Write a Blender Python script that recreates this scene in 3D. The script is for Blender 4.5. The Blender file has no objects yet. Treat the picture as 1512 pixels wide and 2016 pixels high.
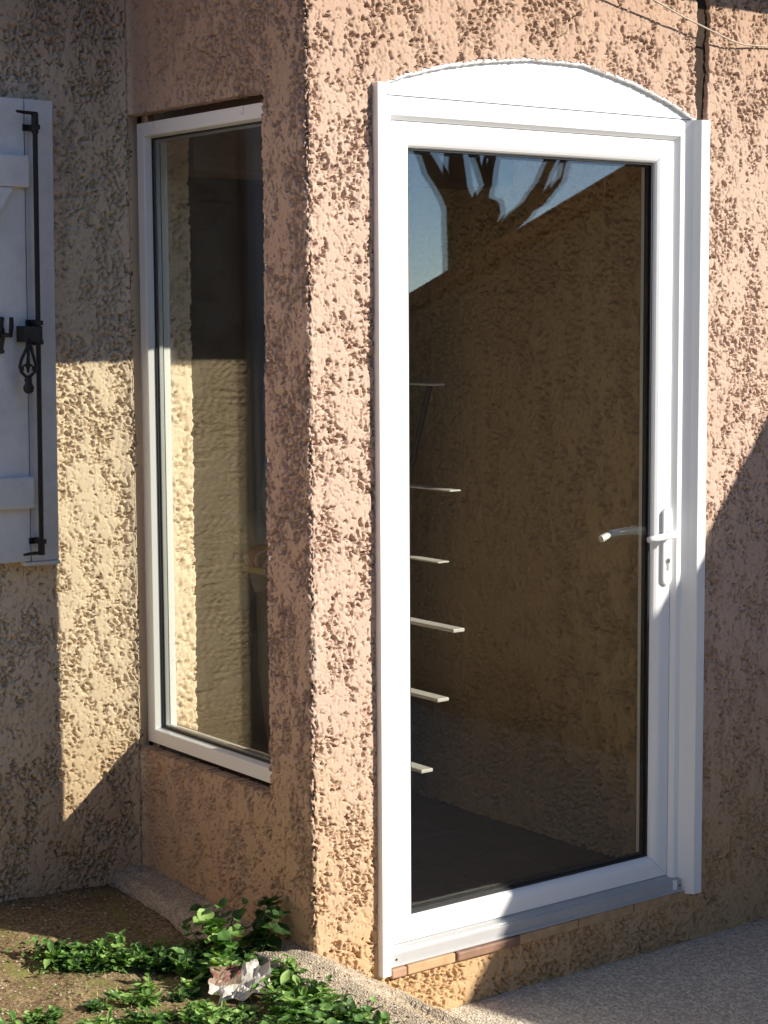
import bpy, bmesh, math, random
import numpy as np
from mathutils import Vector, Matrix

random.seed(7)
scene = bpy.context.scene
COL = scene.collection

# ------------------------------------------------------------------ camera
cam_d = bpy.data.cameras.new("camera")
cam = bpy.data.objects.new("camera", cam_d)
COL.objects.link(cam)
yaw, pit, rol = 0.64314673, 0.10330864, -0.00585613
cy, sy = math.cos(yaw), math.sin(yaw)
fwd = Vector((sy * math.cos(pit), cy * math.cos(pit), -math.sin(pit)))
rgt = Vector((cy, -sy, 0))
upv = rgt.cross(fwd)
c_, s_ = math.cos(rol), math.sin(rol)
r2 = c_ * rgt + s_ * upv
u2 = -s_ * rgt + c_ * upv
m = Matrix(((r2.x, u2.x, -fwd.x, -2.487), (r2.y, u2.y, -fwd.y, -3.610), (r2.z, u2.z, -fwd.z, 1.623), (0, 0, 0, 1)))
cam.matrix_world = m
cam_d.sensor_fit = 'VERTICAL'
cam_d.sensor_height = 36.0
cam_d.lens = 3685.28 / 2016 * 36.0
cam_d.clip_start = 0.05
cam_d.clip_end = 500
scene.camera = cam

# ------------------------------------------------------------------ world, sun, exposure
SUN_DIR = Vector((-0.775, 1.0, -0.668)).normalized()      # the way the light travels
w = bpy.data.worlds.new("World")
scene.world = w
w.use_nodes = True
nt = w.node_tree
nt.nodes.clear()
sky = nt.nodes.new('ShaderNodeTexSky')
sky.sky_type = 'NISHITA'
sky.sun_disc = False
sky.dust_density = 0.0
sky.air_density = 0.55
sky.ozone_density = 2.0
sky.sun_elevation = math.asin(-SUN_DIR.z)
sky.sun_rotation = math.atan2(-SUN_DIR.x, -SUN_DIR.y)
bg = nt.nodes.new('ShaderNodeBackground')
bg.inputs['Strength'].default_value = 0.115
wo = nt.nodes.new('ShaderNodeOutputWorld')
nt.links.new(sky.outputs[0], bg.inputs['Color'])
nt.links.new(bg.outputs[0], wo.inputs['Surface'])

sun_d = bpy.data.lights.new("sun", 'SUN')
sun_d.energy = 5.0
sun_d.angle = math.radians(0.5)
sun_d.color = (1.0, 0.93, 0.82)
sun = bpy.data.objects.new("sun", sun_d)
COL.objects.link(sun)
sun.rotation_euler = SUN_DIR.to_track_quat('-Z', 'Y').to_euler()
sun.location = (6, -8, 7)

scene.view_settings.view_transform = 'Standard'
scene.view_settings.look = 'None'
scene.view_settings.gamma = 1.0
scene.view_settings.use_curve_mapping = False
scene.view_settings.exposure = 0.75

scene.render.engine = 'CYCLES'
cyc = scene.cycles
cyc.use_denoising = True
cyc.max_bounces = 10
cyc.diffuse_bounces = 5
cyc.glossy_bounces = 6
cyc.transparent_max_bounces = 40
cyc.caustics_reflective = False
cyc.caustics_refractive = False
cyc.sample_clamp_indirect = 6.0


# ------------------------------------------------------------------ helpers
def tag(o, label=None, cat=None, group=None, kind=None):
    if label: o['label'] = label
    if cat: o['category'] = cat
    if group: o['group'] = group
    if kind: o['kind'] = kind
    return o


def thing(name, label, cat, loc=(0, 0, 0), rz=0.0, group=None):
    o = bpy.data.objects.new(name, None)
    o.empty_display_size = 0.05
    COL.objects.link(o)
    o.location = loc
    o.rotation_euler = (0, 0, rz)
    return tag(o, label, cat, group)


def link(name, me, mats, parent=None):
    o = bpy.data.objects.new(name, me)
    COL.objects.link(o)
    if not isinstance(mats, (list, tuple)): mats = [mats]
    if not me.materials:
        for mt in mats: me.materials.append(mt)
    if parent is not None: o.parent = parent
    return o


def mesh_obj(name, verts, faces, mats, parent=None, smooth=False, bevel=0.0, mi=None):
    me = bpy.data.meshes.new(name)
    me.from_pydata([tuple(v) for v in verts], [], faces)
    bm = bmesh.new(); bm.from_mesh(me)
    bmesh.ops.remove_doubles(bm, verts=bm.verts, dist=1e-6)
    bmesh.ops.recalc_face_normals(bm, faces=bm.faces)
    if bevel:
        ed = [e for e in bm.edges if len(e.link_faces) == 2 and e.calc_face_angle(0) > 0.5]
        bmesh.ops.bevel(bm, geom=ed, offset=bevel, segments=2, affect='EDGES', profile=0.5)
    bm.to_mesh(me); bm.free()
    if smooth:
        me.polygons.foreach_set('use_smooth', [True] * len(me.polygons))
    if mi is not None: me.polygons.foreach_set('material_index', mi)
    return link(name, me, mats, parent)


BOXF = [(0, 1, 3, 2), (4, 6, 7, 5), (0, 4, 5, 1), (2, 3, 7, 6), (0, 2, 6, 4), (1, 5, 7, 3)]


def boxv(x0, x1, y0, y1, z0, z1):
    return [(x, y, z) for x in (x0, x1) for y in (y0, y1) for z in (z0, z1)]


def box(name, x0, x1, y0, y1, z0, z1, mat, parent=None, bevel=0.0):
    return mesh_obj(name, boxv(x0, x1, y0, y1, z0, z1), BOXF, mat, parent, bevel=bevel)


class MB:
    """collects solids into one mesh"""
    def __init__(self): self.v = []; self.f = []
    def add(self, v, f):
        n = len(self.v); self.v += [tuple(p) for p in v]; self.f += [tuple(i + n for i in q) for q in f]; return self
    def box(self, *a): return self.add(boxv(*a), BOXF)
    def tube(self, pts, rad, n=8, cap=True):
        v, f = tube(pts, rad, n, cap); return self.add(v, f)
    def build(self, name, mat, parent=None, smooth=False, bevel=0.0):
        return mesh_obj(name, self.v, self.f, mat, parent, smooth, bevel)


def tube(pts, rad, n=8, cap=True):
    pts = [Vector(p) for p in pts]
    if not isinstance(rad, (list, tuple)): rad = [rad] * len(pts)
    v = []; f = []
    ref = Vector((0.123, 0.05, 1)).normalized()
    prev = None
    for i, p in enumerate(pts):
        t = (pts[min(i + 1, len(pts) - 1)] - pts[max(i - 1, 0)]).normalized()
        if prev is None:
            a = t.cross(ref)
            if a.length < 0.1: a = t.cross(Vector((1, 0, 0)))
        else:
            a = prev - t * prev.dot(t)
        a.normalize(); b = t.cross(a); prev = a
        for k in range(n):
            an = 2 * math.pi * k / n
            v.append(p + (a * math.cos(an) + b * math.sin(an)) * rad[i])
    for i in range(len(pts) - 1):
        for k in range(n):
            f.append((i * n + k, i * n + (k + 1) % n, (i + 1) * n + (k + 1) % n, (i + 1) * n + k))
    if cap:
        f.append(tuple(range(n))[::-1]); f.append(tuple(range((len(pts) - 1) * n, len(pts) * n)))
    return v, f


# ---- numpy noise
def _h(ix, iy, seed):
    x = (ix.astype(np.int64) * 374761393 + iy.astype(np.int64) * 668265263 + seed * 1274126177) & 0xffffffff
    x = ((x ^ (x >> 13)) * 1274126177) & 0xffffffff
    x = x ^ (x >> 16)
    return (x & 0xffff) / 65535.0 * 2 * np.pi


def perlin(x, y, seed=0):
    x0 = np.floor(x); y0 = np.floor(y); fx = x - x0; fy = y - y0
    u = fx * fx * fx * (fx * (fx * 6 - 15) + 10); v = fy * fy * fy * (fy * (fy * 6 - 15) + 10)
    def g(dx, dy):
        a = _h(x0 + dx, y0 + dy, seed)
        return np.cos(a) * (fx - dx) + np.sin(a) * (fy - dy)
    a = g(0, 0) * (1 - u) + g(1, 0) * u
    b = g(0, 1) * (1 - u) + g(1, 1) * u
    return (a * (1 - v) + b * v) * 1.5


def fbm(x, y, o=3, seed=0, gain=0.5):
    t = 0; a = 1; s = 0
    for i in range(o):
        t = t + a * perlin(x * 2 ** i, y * 2 ** i, seed + i * 17); s += a; a *= gain
    return t / s


def sstep(a, b, x):
    t = np.clip((x - a) / (b - a), 0, 1); return t * t * (3 - 2 * t)


def stucco_h(s, z, seed=0):
    """roughcast pressed flat: smooth plates broken by ragged deep pits"""
    wx = s + 0.007 * perlin(s / 0.022, z / 0.022, seed + 1) + 0.003 * perlin(s / 0.008, z / 0.008, seed + 11)
    wz = z + 0.009 * perlin(s / 0.022, z / 0.022, seed + 2) + 0.003 * perlin(s / 0.008, z / 0.008, seed + 12)
    mask = 0.95 * fbm(wx / 0.046, wz / 0.095, 4, seed + 3, 0.6) + 0.55 * fbm(s / 0.11, z / 0.21, 2, seed + 14) + 0.30 * fbm(s / 0.35, z / 0.5, 2, seed + 4)
    lump = fbm(wx / 0.0092, wz / 0.0125, 3, seed + 5, 0.65)
    cr = 1 - np.abs(fbm(wx / 0.024, wz / 0.038, 2, seed + 6)) * 9.5      # thin cracks round the plates
    rough = sstep(-0.05, 0.13, mask + 0.10 * perlin(s / 0.012, z / 0.016, seed + 15))
    edge = np.exp(-(mask / 0.10) ** 2)
    # rough ground between the plates: lumps that reach up to the plates, gaps that drop away
    hr = np.minimum(0.0, -0.0036 + 0.0270 * lump)
    hr = np.maximum(hr, -0.0130 + 0.004 * perlin(s / 0.012, z / 0.015, seed + 13))
    pit = 1 - sstep(-0.44, -0.34, lump)                                  # a few lone pits in the plates
    crack = np.clip(cr, 0, 1) * sstep(0.16, -0.08, lump) * np.clip(0.35 + 0.9 * edge + 0.4 * rough, 0, 1)
    h = rough * hr - 0.0105 * (1 - rough) * pit - 0.0140 * crack
    h += 0.0024 * fbm(s / 0.20, z / 0.24, 2, seed + 7)
    h += 0.0008 * perlin(s / 0.03, z / 0.05, seed + 8) * (1 - rough)
    h += (0.20 + 0.9 * rough) * 0.0011 * perlin(s / 0.0072, z / 0.0082, seed + 9)
    return h


def fast_mesh(name, V, Q, mat, parent=None, smooth=True):
    me = bpy.data.meshes.new(name)
    nv, nq = len(V), len(Q)
    me.vertices.add(nv); me.vertices.foreach_set('co', np.ascontiguousarray(V, dtype=np.float32).ravel())
    me.loops.add(nq * 4); me.loops.foreach_set('vertex_index', np.ascontiguousarray(Q, dtype=np.int32).ravel())
    me.polygons.add(nq)
    me.polygons.foreach_set('loop_start', np.arange(nq, dtype=np.int32) * 4)
    if smooth: me.polygons.foreach_set('use_smooth', np.ones(nq, dtype=bool))
    me.update(calc_edges=True); me.validate()
    return link(name, me, mat, parent)


def seg(pts, step):
    """breakpoints -> sample positions with about the given step"""
    out = []
    for (a, b, st) in [(pts[i], pts[i + 1], step if not isinstance(step, (list, tuple)) else step[i]) for i in range(len(pts) - 1)]:
        n = max(1, int(round((b - a) / st)))
        out += list(a + (b - a) * np.arange(n) / n)
    out.append(pts[-1])
    return np.array(out)


def grid_wall(name, sarr, zarr, posfn, hfn, mat, parent, hole=None, depth=0.06):
    """displaced sheet; hole(s,z)->bool per cell; the rims of holes get a reveal running inwards"""
    S, Z = np.meshgrid(sarr, zarr, indexing='ij')
    H = hfn(S, Z)
    P, N = posfn(S, Z)
    V = P + N * H[..., None]
    ns, nz = S.shape
    idx = np.arange(ns * nz).reshape(ns, nz)
    cs = (S[:-1, :-1] + S[1:, 1:]) / 2; cz = (Z[:-1, :-1] + Z[1:, 1:]) / 2
    keep = np.ones(cs.shape, bool) if hole is None else ~hole(cs, cz)
    a = idx[:-1, :-1]; b = idx[1:, :-1]; c = idx[1:, 1:]; d = idx[:-1, 1:]
    Q = np.stack([a, b, c, d], -1)[keep]
    V = V.reshape(-1, 3)
    Nf = N.reshape(-1, 3); Pf = P.reshape(-1, 3)
    if hole is not None:
        kp = np.pad(keep, 1, constant_values=False)     # no skirt at the outer edges
        edges = []
        cut = ~keep
        # removed cell next to kept cell -> shared edge
        L = cut & kp[:-2, 1:-1]; edges.append(np.stack([a[L], d[L]], -1))
        Rr = cut & kp[2:, 1:-1]; edges.append(np.stack([c[Rr], b[Rr]], -1))
        B = cut & kp[1:-1, :-2]; edges.append(np.stack([b[B], a[B]], -1))
        T = cut & kp[1:-1, 2:]; edges.append(np.stack([d[T], c[T]], -1))
        E = np.concatenate(edges)
        u, inv = np.unique(E, return_inverse=True); inv = inv.reshape(E.shape)
        n0 = len(V)
        # two rings give a rounded, ragged arris
        r1 = V[u] - Nf[u] * 0.006
        r2_ = Pf[u] - Nf[u] * depth
        V = np.concatenate([V, r1, r2_]); k = len(u)
        Q1 = np.stack([E[:, 0], E[:, 1], n0 + inv[:, 1], n0 + inv[:, 0]], -1)
        Q2 = np.stack([n0 + inv[:, 0], n0 + inv[:, 1], n0 + k + inv[:, 1], n0 + k + inv[:, 0]], -1)
        Q = np.concatenate([Q, Q1, Q2])
    used = np.zeros(len(V), bool); used[Q.ravel()] = True
    remap = np.cumsum(used) - 1
    return fast_mesh(name, V[used], remap[Q], mat, parent)


# ------------------------------------------------------------------ materials
def new_mat(name):
    mt = bpy.data.materials.new(name); mt.use_nodes = True
    n = mt.node_tree; n.nodes.clear()
    return mt, n


def nd(n, typ, **kw):
    o = n.nodes.new(typ)
    for k, v in kw.items():
        if k in o.inputs: o.inputs[k].default_value = v
        else: setattr(o, k, v)
    return o


def ramp(n, src, stops):
    r = n.nodes.new('ShaderNodeValToRGB')
    el = r.color_ramp.elements
    while len(el) < len(stops): el.new(0.5)
    for e, (p, c) in zip(el, stops):
        e.position = p; e.color = (*c, 1) if len(c) == 3 else c
    n.links.new(src, r.inputs[0]); return r.outputs[0]


def mixc(n, fac, a, b, mode='MIX'):
    x = n.nodes.new('ShaderNodeMix'); x.data_type = 'RGBA'; x.blend_type = mode
    for sock, val in ((0, fac), (6, a), (7, b)):
        if isinstance(val, (int, float)): x.inputs[sock].default_value = val
        elif isinstance(val, tuple): x.inputs[sock].default_value = (*val, 1) if len(val) == 3 else val
        else: n.links.new(val, x.inputs[sock])
    return x.outputs[2]


def noise(n, scale, detail=3, rough=0.5, vec=None, dist=0.0):
    t = nd(n, 'ShaderNodeTexNoise', Scale=scale, Detail=detail, Roughness=rough, Distortion=dist)
    if vec is not None: n.links.new(vec, t.inputs['Vector'])
    return t.outputs[0]


def coords(n):
    tc = n.nodes.new('ShaderNodeTexCoord'); return tc.outputs['Object']


def principled(n, col, rough=0.6, spec=0.5, bump=None, bump_d=0.002, bump_s=0.6, metal=0.0, **kw):
    b = n.nodes.new('ShaderNodeBsdfPrincipled')
    b.inputs['Specular IOR Level'].default_value = spec
    b.inputs['Metallic'].default_value = metal
    for k, v in (('Base Color', col), ('Roughness', rough)):
        if isinstance(v, (int, float)): b.inputs[k].default_value = v
        elif isinstance(v, tuple): b.inputs[k].default_value = (*v, 1)
        else: n.links.new(v, b.inputs[k])
    for k, v in kw.items(): b.inputs[k].default_value = v
    if bump is not None:
        bp = n.nodes.new('ShaderNodeBump'); bp.inputs['Distance'].default_value = bump_d; bp.inputs['Strength'].default_value = bump_s
        n.links.new(bump, bp.inputs['Height']); n.links.new(bp.outputs[0], b.inputs['Normal'])
    o = n.nodes.new('ShaderNodeOutputMaterial'); n.links.new(b.outputs[0], o.inputs['Surface'])
    return b


def mat_simple(name, col, rough=0.5, spec=0.5, var=0.06, vscale=14, bscale=260, bd=0.0004, metal=0.0):
    mt, n = new_mat(name); c = coords(n)
    a = noise(n, vscale, 4, 0.6, c)
    cc = ramp(n, a, [(0.3, tuple(x * (1 - var) for x in col)), (0.7, tuple(min(1, x * (1 + var)) for x in col))])
    principled(n, cc, rough, spec, noise(n, bscale, 2, 0.5, c), bd, 0.5, metal)
    return mt


def mat_stucco(name, col, low, lowz=0.1, span=0.7, back=None):
    """limewashed roughcast: blotchy tint, rising-damp / soil stain near the ground"""
    mt, n = new_mat(name); c = coords(n)
    sx = n.nodes.new('ShaderNodeSeparateXYZ'); n.links.new(c, sx.inputs[0])
    big = noise(n, 2.3, 4, 0.6, c)
    mid = noise(n, 26, 4, 0.65, c)
    c1 = ramp(n, big, [(0.35, tuple(x * 0.92 for x in col)), (0.65, tuple(x * 1.07 for x in col))])
    c2 = mixc(n, mid, tuple(x * 0.86 for x in col), tuple(x * 1.12 for x in col))
    base = mixc(n, 0.55, c1, c2)
    if back is not None:      # the main house wall behind the porch has an older, paler coat
        mk = nd(n, 'ShaderNodeMapRange'); mk.inputs['From Min'].default_value = 0.790; mk.inputs['From Max'].default_value = 0.806
        n.links.new(sx.outputs[1], mk.inputs['Value'])
        base = mixc(n, mk.outputs[0], base, mixc(n, 0.6, mixc(n, mid, tuple(x * 0.88 for x in back), tuple(min(1, x * 1.1) for x in back)), base))
        base = mixc(n, mk.outputs[0], base, mixc(n, mid, tuple(x * 0.88 for x in back), tuple(min(1, x * 1.1) for x in back)))
    mr = nd(n, 'ShaderNodeMapRange'); mr.inputs['From Min'].default_value = lowz + span; mr.inputs['From Max'].default_value = lowz
    ad = n.nodes.new('ShaderNodeMath'); ad.operation = 'MULTIPLY_ADD'
    n.links.new(noise(n, 5, 4, 0.6, c), ad.inputs[0]); ad.inputs[1].default_value = 0.5
    sb = n.nodes.new('ShaderNodeMath'); sb.operation = 'SUBTRACT'; n.links.new(sx.outputs[2], sb.inputs[0]); sb.inputs[1].default_value = 0.25
    n.links.new(sb.outputs[0], ad.inputs[2]); n.links.new(ad.outputs[0], mr.inputs['Value'])
    base = mixc(n, mr.outputs[0], base, low)
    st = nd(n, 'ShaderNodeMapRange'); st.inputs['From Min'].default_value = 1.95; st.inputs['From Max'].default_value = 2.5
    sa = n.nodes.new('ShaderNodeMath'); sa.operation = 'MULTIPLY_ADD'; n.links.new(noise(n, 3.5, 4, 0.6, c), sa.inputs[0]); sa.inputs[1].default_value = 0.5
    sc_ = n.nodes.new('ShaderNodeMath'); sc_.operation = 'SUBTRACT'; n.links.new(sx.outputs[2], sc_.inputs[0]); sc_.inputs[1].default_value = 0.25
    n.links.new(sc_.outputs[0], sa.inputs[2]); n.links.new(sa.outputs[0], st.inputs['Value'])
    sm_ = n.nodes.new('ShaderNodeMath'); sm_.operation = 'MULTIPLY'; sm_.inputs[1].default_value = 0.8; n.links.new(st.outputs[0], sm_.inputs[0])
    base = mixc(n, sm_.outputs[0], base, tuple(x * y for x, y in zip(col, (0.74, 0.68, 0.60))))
    # grimy specks
    sp = noise(n, 90, 3, 0.7, c)
    spm = ramp(n, sp, [(0.60, (0, 0, 0)), (0.72, (1, 1, 1))])
    mlt = n.nodes.new('ShaderNodeMath'); mlt.operation = 'MULTIPLY'; mlt.inputs[1].default_value = 0.30
    n.links.new(spm, mlt.inputs[0])
    base = mixc(n, mlt.outputs[0], base, tuple(x * 0.45 for x in col))
    principled(n, base, 0.93, 0.15, noise(n, 420, 3, 0.6, c), 0.0009, 0.7)
    return mt


M = {}
M['stucco'] = mat_stucco('pink_roughcast', (0.52, 0.374, 0.292), (0.50, 0.33, 0.18), -0.05, 0.75, (0.74, 0.60, 0.45))
M['stucco_in'] = mat_stucco('porch_roughcast', (0.52, 0.39, 0.235), (0.50, 0.37, 0.21), 0.0, 0.5)
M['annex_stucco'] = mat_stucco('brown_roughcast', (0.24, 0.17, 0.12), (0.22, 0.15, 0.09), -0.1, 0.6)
M['pvc'] = mat_simple('white_pvc', (0.82, 0.825, 0.83), 0.28, 0.5, 0.01, 5, 500, 0.00008)
M['pvc_seal'] = mat_simple('white_sealant', (0.80, 0.80, 0.79), 0.45, 0.4, 0.04, 40, 120, 0.002)
M['gasket'] = mat_simple('black_rubber', (0.018, 0.018, 0.02), 0.55, 0.4)
M['spacer'] = mat_simple('aluminium_spacer', (0.35, 0.36, 0.36), 0.45, 0.5, metal=0.6)
M['sill_alu'] = mat_simple('grey_white_aluminium', (0.40, 0.40, 0.40), 0.35, 0.5, 0.04)
M['alu'] = mat_simple('mill_aluminium', (0.42, 0.42, 0.42), 0.4, 0.5, 0.05, metal=0.5)
M['iron'] = mat_simple('black_iron', (0.012, 0.012, 0.013), 0.45, 0.45, 0.2, 40, 200, 0.0008)
M['tile_red'] = mat_simple('terracotta_tile', (0.40, 0.25, 0.165), 0.65, 0.3, 0.18, 30, 160, 0.0008)
M['tile_beige'] = mat_simple('mortar_smeared_tile', (0.46, 0.30, 0.17), 0.8, 0.2, 0.2, 24, 160, 0.0012)
M['tile_dark'] = mat_simple('dark_red_tile', (0.24, 0.14, 0.095), 0.6, 0.3, 0.25, 30, 160, 0.0008)
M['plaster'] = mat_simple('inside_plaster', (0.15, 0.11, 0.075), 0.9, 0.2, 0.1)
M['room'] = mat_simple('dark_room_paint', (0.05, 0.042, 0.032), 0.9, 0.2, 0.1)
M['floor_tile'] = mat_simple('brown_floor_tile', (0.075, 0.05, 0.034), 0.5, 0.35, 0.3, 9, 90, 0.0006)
M['grout'] = mat_simple('grout', (0.10, 0.085, 0.07), 0.9, 0.2, 0.1)
M['roof_tile'] = mat_simple('roof_tile', (0.24, 0.125, 0.08), 0.8, 0.2, 0.25, 12, 60, 0.003)
M['eave_wood'] = mat_simple('brown_eave', (0.11, 0.065, 0.04), 0.7, 0.3, 0.15)
M['cable'] = mat_simple('pale_cable', (0.42, 0.36, 0.28), 0.6, 0.3)
M['ladder'] = mat_simple('ladder_grey', (0.55, 0.53, 0.50), 0.5, 0.4, 0.05)
M['brass'] = mat_simple('keyhole_metal', (0.25, 0.24, 0.22), 0.35, 0.5, metal=0.8)


def mat_painted_wood():
    mt, n = new_mat('white_painted_wood'); c = coords(n)
    mp = nd(n, 'ShaderNodeMapping'); mp.inputs['Scale'].default_value = (60, 60, 5); n.links.new(c, mp.inputs[0])
    g = noise(n, 3, 4, 0.6, mp.outputs[0])
    st = noise(n, 8, 5, 0.7, c)
    cc = ramp(n, st, [(0.32, (0.60, 0.60, 0.61)), (0.6, (0.73, 0.735, 0.75))])
    cc = mixc(n, ramp(n, noise(n, 45, 4, 0.75, c), [(0.66, (0, 0, 0)), (0.74, (0.5, 0.5, 0.5))]), cc, (0.38, 0.34, 0.29))
    principled(n, cc, 0.5, 0.4, g, 0.0015, 0.5)
    return mt


M['wood'] = mat_painted_wood()


def mat_glass():
    mt, n = new_mat('window_glass')
    g = n.nodes.new('ShaderNodeNewGeometry')
    d = n.nodes.new('ShaderNodeVectorMath'); d.operation = 'DOT_PRODUCT'
    n.links.new(g.outputs['Incoming'], d.inputs[0]); n.links.new(g.outputs['Normal'], d.inputs[1])
    def math_(op, a, b=None):
        o = n.nodes.new('ShaderNodeMath'); o.operation = op
        for i, v in enumerate((a, b)):
            if v is None: continue
            if isinstance(v, (int, float)): o.inputs[i].default_value = v
            else: n.links.new(v, o.inputs[i])
        return o.outputs[0]
    ab = math_('ABSOLUTE', d.outputs['Value'])
    om = math_('SUBTRACT', 1.0, ab)
    p5 = math_('POWER', om, 5.0)
    fr = math_('ADD', math_('MULTIPLY', p5, 0.957), 0.043)
    tr = nd(n, 'ShaderNodeBsdfTransparent'); tr.inputs[0].default_value = (0.988, 0.990, 0.975, 1)
    gl = nd(n, 'ShaderNodeBsdfGlossy'); gl.inputs['Roughness'].default_value = 0.0; gl.inputs['Color'].default_value = (1, 1, 1, 1)
    mx = n.nodes.new('ShaderNodeMixShader')
    n.links.new(fr, mx.inputs[0]); n.links.new(tr.outputs[0], mx.inputs[1]); n.links.new(gl.outputs[0], mx.inputs[2])
    o = n.nodes.new('ShaderNodeOutputMaterial'); n.links.new(mx.outputs[0], o.inputs['Surface'])
    return mt


M['glass'] = mat_glass()


def mat_concrete(name, c0, c1, grit=150, amt=0.45):
    mt, n = new_mat(name); c = coords(n)
    a = noise(n, 3.5, 5, 0.6, c)
    base = mixc(n, a, c0, c1)
    v = nd(n, 'ShaderNodeTexVoronoi', Scale=grit); n.links.new(c, v.inputs['Vector'])
    st = ramp(n, v.outputs['Color'], [(0.15, tuple(x * 0.35 for x in c0)), (0.5, c0), (0.85, tuple(min(1, x * 1.7) for x in c1))])
    base = mixc(n, amt, base, st)
    fl = noise(n, 60, 4, 0.7, c)
    base = mixc(n, ramp(n, fl, [(0.5, (0, 0, 0)), (0.7, (0.5, 0.5, 0.5))]), base, tuple(x * 0.4 for x in c0))
    principled(n, base, 0.92, 0.2, v.outputs['Distance'], 0.004, 0.8)
    return mt


M['pavement'] = mat_concrete('gritty_concrete', (0.56, 0.475, 0.375), (0.66, 0.57, 0.46), 150)
M['curb'] = mat_concrete('curb_concrete', (0.40, 0.33, 0.24), (0.50, 0.43, 0.33), 210, 0.35)


def mat_soil():
    mt, n = new_mat('sandy_soil'); c = coords(n)
    a = noise(n, 6, 6, 0.7, c)
    base = ramp(n, a, [(0.3, (0.18, 0.125, 0.068)), (0.55, (0.32, 0.235, 0.13)), (0.75, (0.45, 0.35, 0.21))])
    f = noise(n, 110, 4, 0.75, c)
    base = mixc(n, ramp(n, f, [(0.40, (1, 1, 1)), (0.56, (0, 0, 0))]), base, (0.10, 0.07, 0.035))
    base = mixc(n, ramp(n, noise(n, 150, 2, 0.6, c), [(0.66, (0, 0, 0)), (0.72, (1, 1, 1))]), base, (0.48, 0.40, 0.28))
    mo = ramp(n, noise(n, 9, 4, 0.65, c), [(0.52, (0, 0, 0)), (0.66, (0.8, 0.8, 0.8))])
    base = mixc(n, mo, base, (0.20, 0.20, 0.06))
    principled(n, base, 0.95, 0.15, f, 0.006, 0.9)
    return mt


M['soil'] = mat_soil()


def mat_leaf(name, a, b):
    mt, n = new_mat(name)
    oi = n.nodes.new('ShaderNodeObjectInfo')
    g = n.nodes.new('ShaderNodeNewGeometry')
    ad = n.nodes.new('ShaderNodeMath'); ad.operation = 'ADD'
    n.links.new(oi.outputs['Random'], ad.inputs[0]); n.links.new(g.outputs['Random Per Island'], ad.inputs[1])
    fr = n.nodes.new('ShaderNodeMath'); fr.operation = 'FRACT'; n.links.new(ad.outputs[0], fr.inputs[0])
    col = mixc(n, fr.outputs[0], a, b)
    col = mixc(n, 0.25, col, ramp(n, noise(n, 60, 3, 0.6, coords(n)), [(0.3, tuple(x * 0.6 for x in a)), (0.7, b)]))
    pb = n.nodes.new('ShaderNodeBsdfPrincipled'); n.links.new(col, pb.inputs['Base Color'])
    pb.inputs['Roughness'].default_value = 0.42; pb.inputs['Specular IOR Level'].default_value = 0.4
    tl = n.nodes.new('ShaderNodeBsdfTranslucent'); n.links.new(mixc(n, 1.0, col, (1.2, 1.5, 0.5), 'MULTIPLY'), tl.inputs[0])
    mx = n.nodes.new('ShaderNodeMixShader'); mx.inputs[0].default_value = 0.28
    n.links.new(pb.outputs[0], mx.inputs[1]); n.links.new(tl.outputs[0], mx.inputs[2])
    o = n.nodes.new('ShaderNodeOutputMaterial'); n.links.new(mx.outputs[0], o.inputs['Surface'])
    return mt


M['leaf'] = mat_leaf('weed_leaf', (0.065, 0.15, 0.035), (0.15, 0.29, 0.07))
M['leaf_pale'] = mat_leaf('mallow_leaf', (0.22, 0.36, 0.09), (0.33, 0.48, 0.15))
M['leaf_dark'] = mat_leaf('dark_leaf', (0.035, 0.075, 0.022), (0.07, 0.135, 0.04))
M['stem'] = mat_simple('green_stem', (0.10, 0.13, 0.045), 0.6, 0.3)
M['bark'] = mat_simple('grey_bark', (0.09, 0.07, 0.05), 0.95, 0.2, 0.35, 12, 40, 0.02)

# ------------------------------------------------------------------ dimensions (metres); X along the door wall, Y into the house
D = 0.825                      # depth of the porch side wall
DX0, DX1 = 0.212, 1.300        # door opening in the wall
DZ0 = -0.008
WY0, WY1 = 0.186, 0.819        # side window opening
WZ0, WZ1 = 0.456, 2.160
ARCH = [(0.192, 2.166), (0.293, 2.202), (0.417, 2.233), (0.546, 2.254), (0.696, 2.270), (0.869, 2.270), (1.051, 2.234), (1.184, 2.194), (1.271, 2.158), (1.31, 2.150)]
AX = np.array([p[0] for p in ARCH]); AZ = np.array([p[1] for p in ARCH])

# ------------------------------------------------------------------ ground
def ground_mesh(name, xs, ys, zf, mat):
    X, Y = np.meshgrid(xs, ys, indexing='ij')
    Z = zf(X, Y)
    V = np.stack([X, Y, Z], -1).reshape(-1, 3)
    n0, n1 = X.shape; idx = np.arange(n0 * n1).reshape(n0, n1)
    Q = np.stack([idx[:-1, :-1], idx[1:, :-1], idx[1:, 1:], idx[:-1, 1:]], -1).reshape(-1, 4)
    return fast_mesh(name, V, Q, mat)


def pave_z(X, Y):
    return -0.135 - 0.004 * X + 0.0016 * fbm(X / 0.10, Y / 0.10, 3, 3) + 0.0010 * perlin(X / 0.013, Y / 0.013, 5)


tag(ground_mesh('pavement', seg([-0.02, 1.9, 14], [0.007, 0.4]), seg([-16, -0.9, 0.03], [0.5, 0.007]), pave_z, M['pavement']), kind='structure')


def soil_z(X, Y):
    base = 0.052 + 0.045 * sstep(0.2, 0.8, Y) - 0.05 * sstep(0.0, -1.2, Y)
    near = np.exp(-np.maximum(-X - 0.1, 0) / 0.05)
    return base - 0.012 * near + 0.012 * fbm(X / 0.16, Y / 0.16, 3, 11) + 0.004 * fbm(X / 0.02, Y / 0.02, 2, 12)


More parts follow.
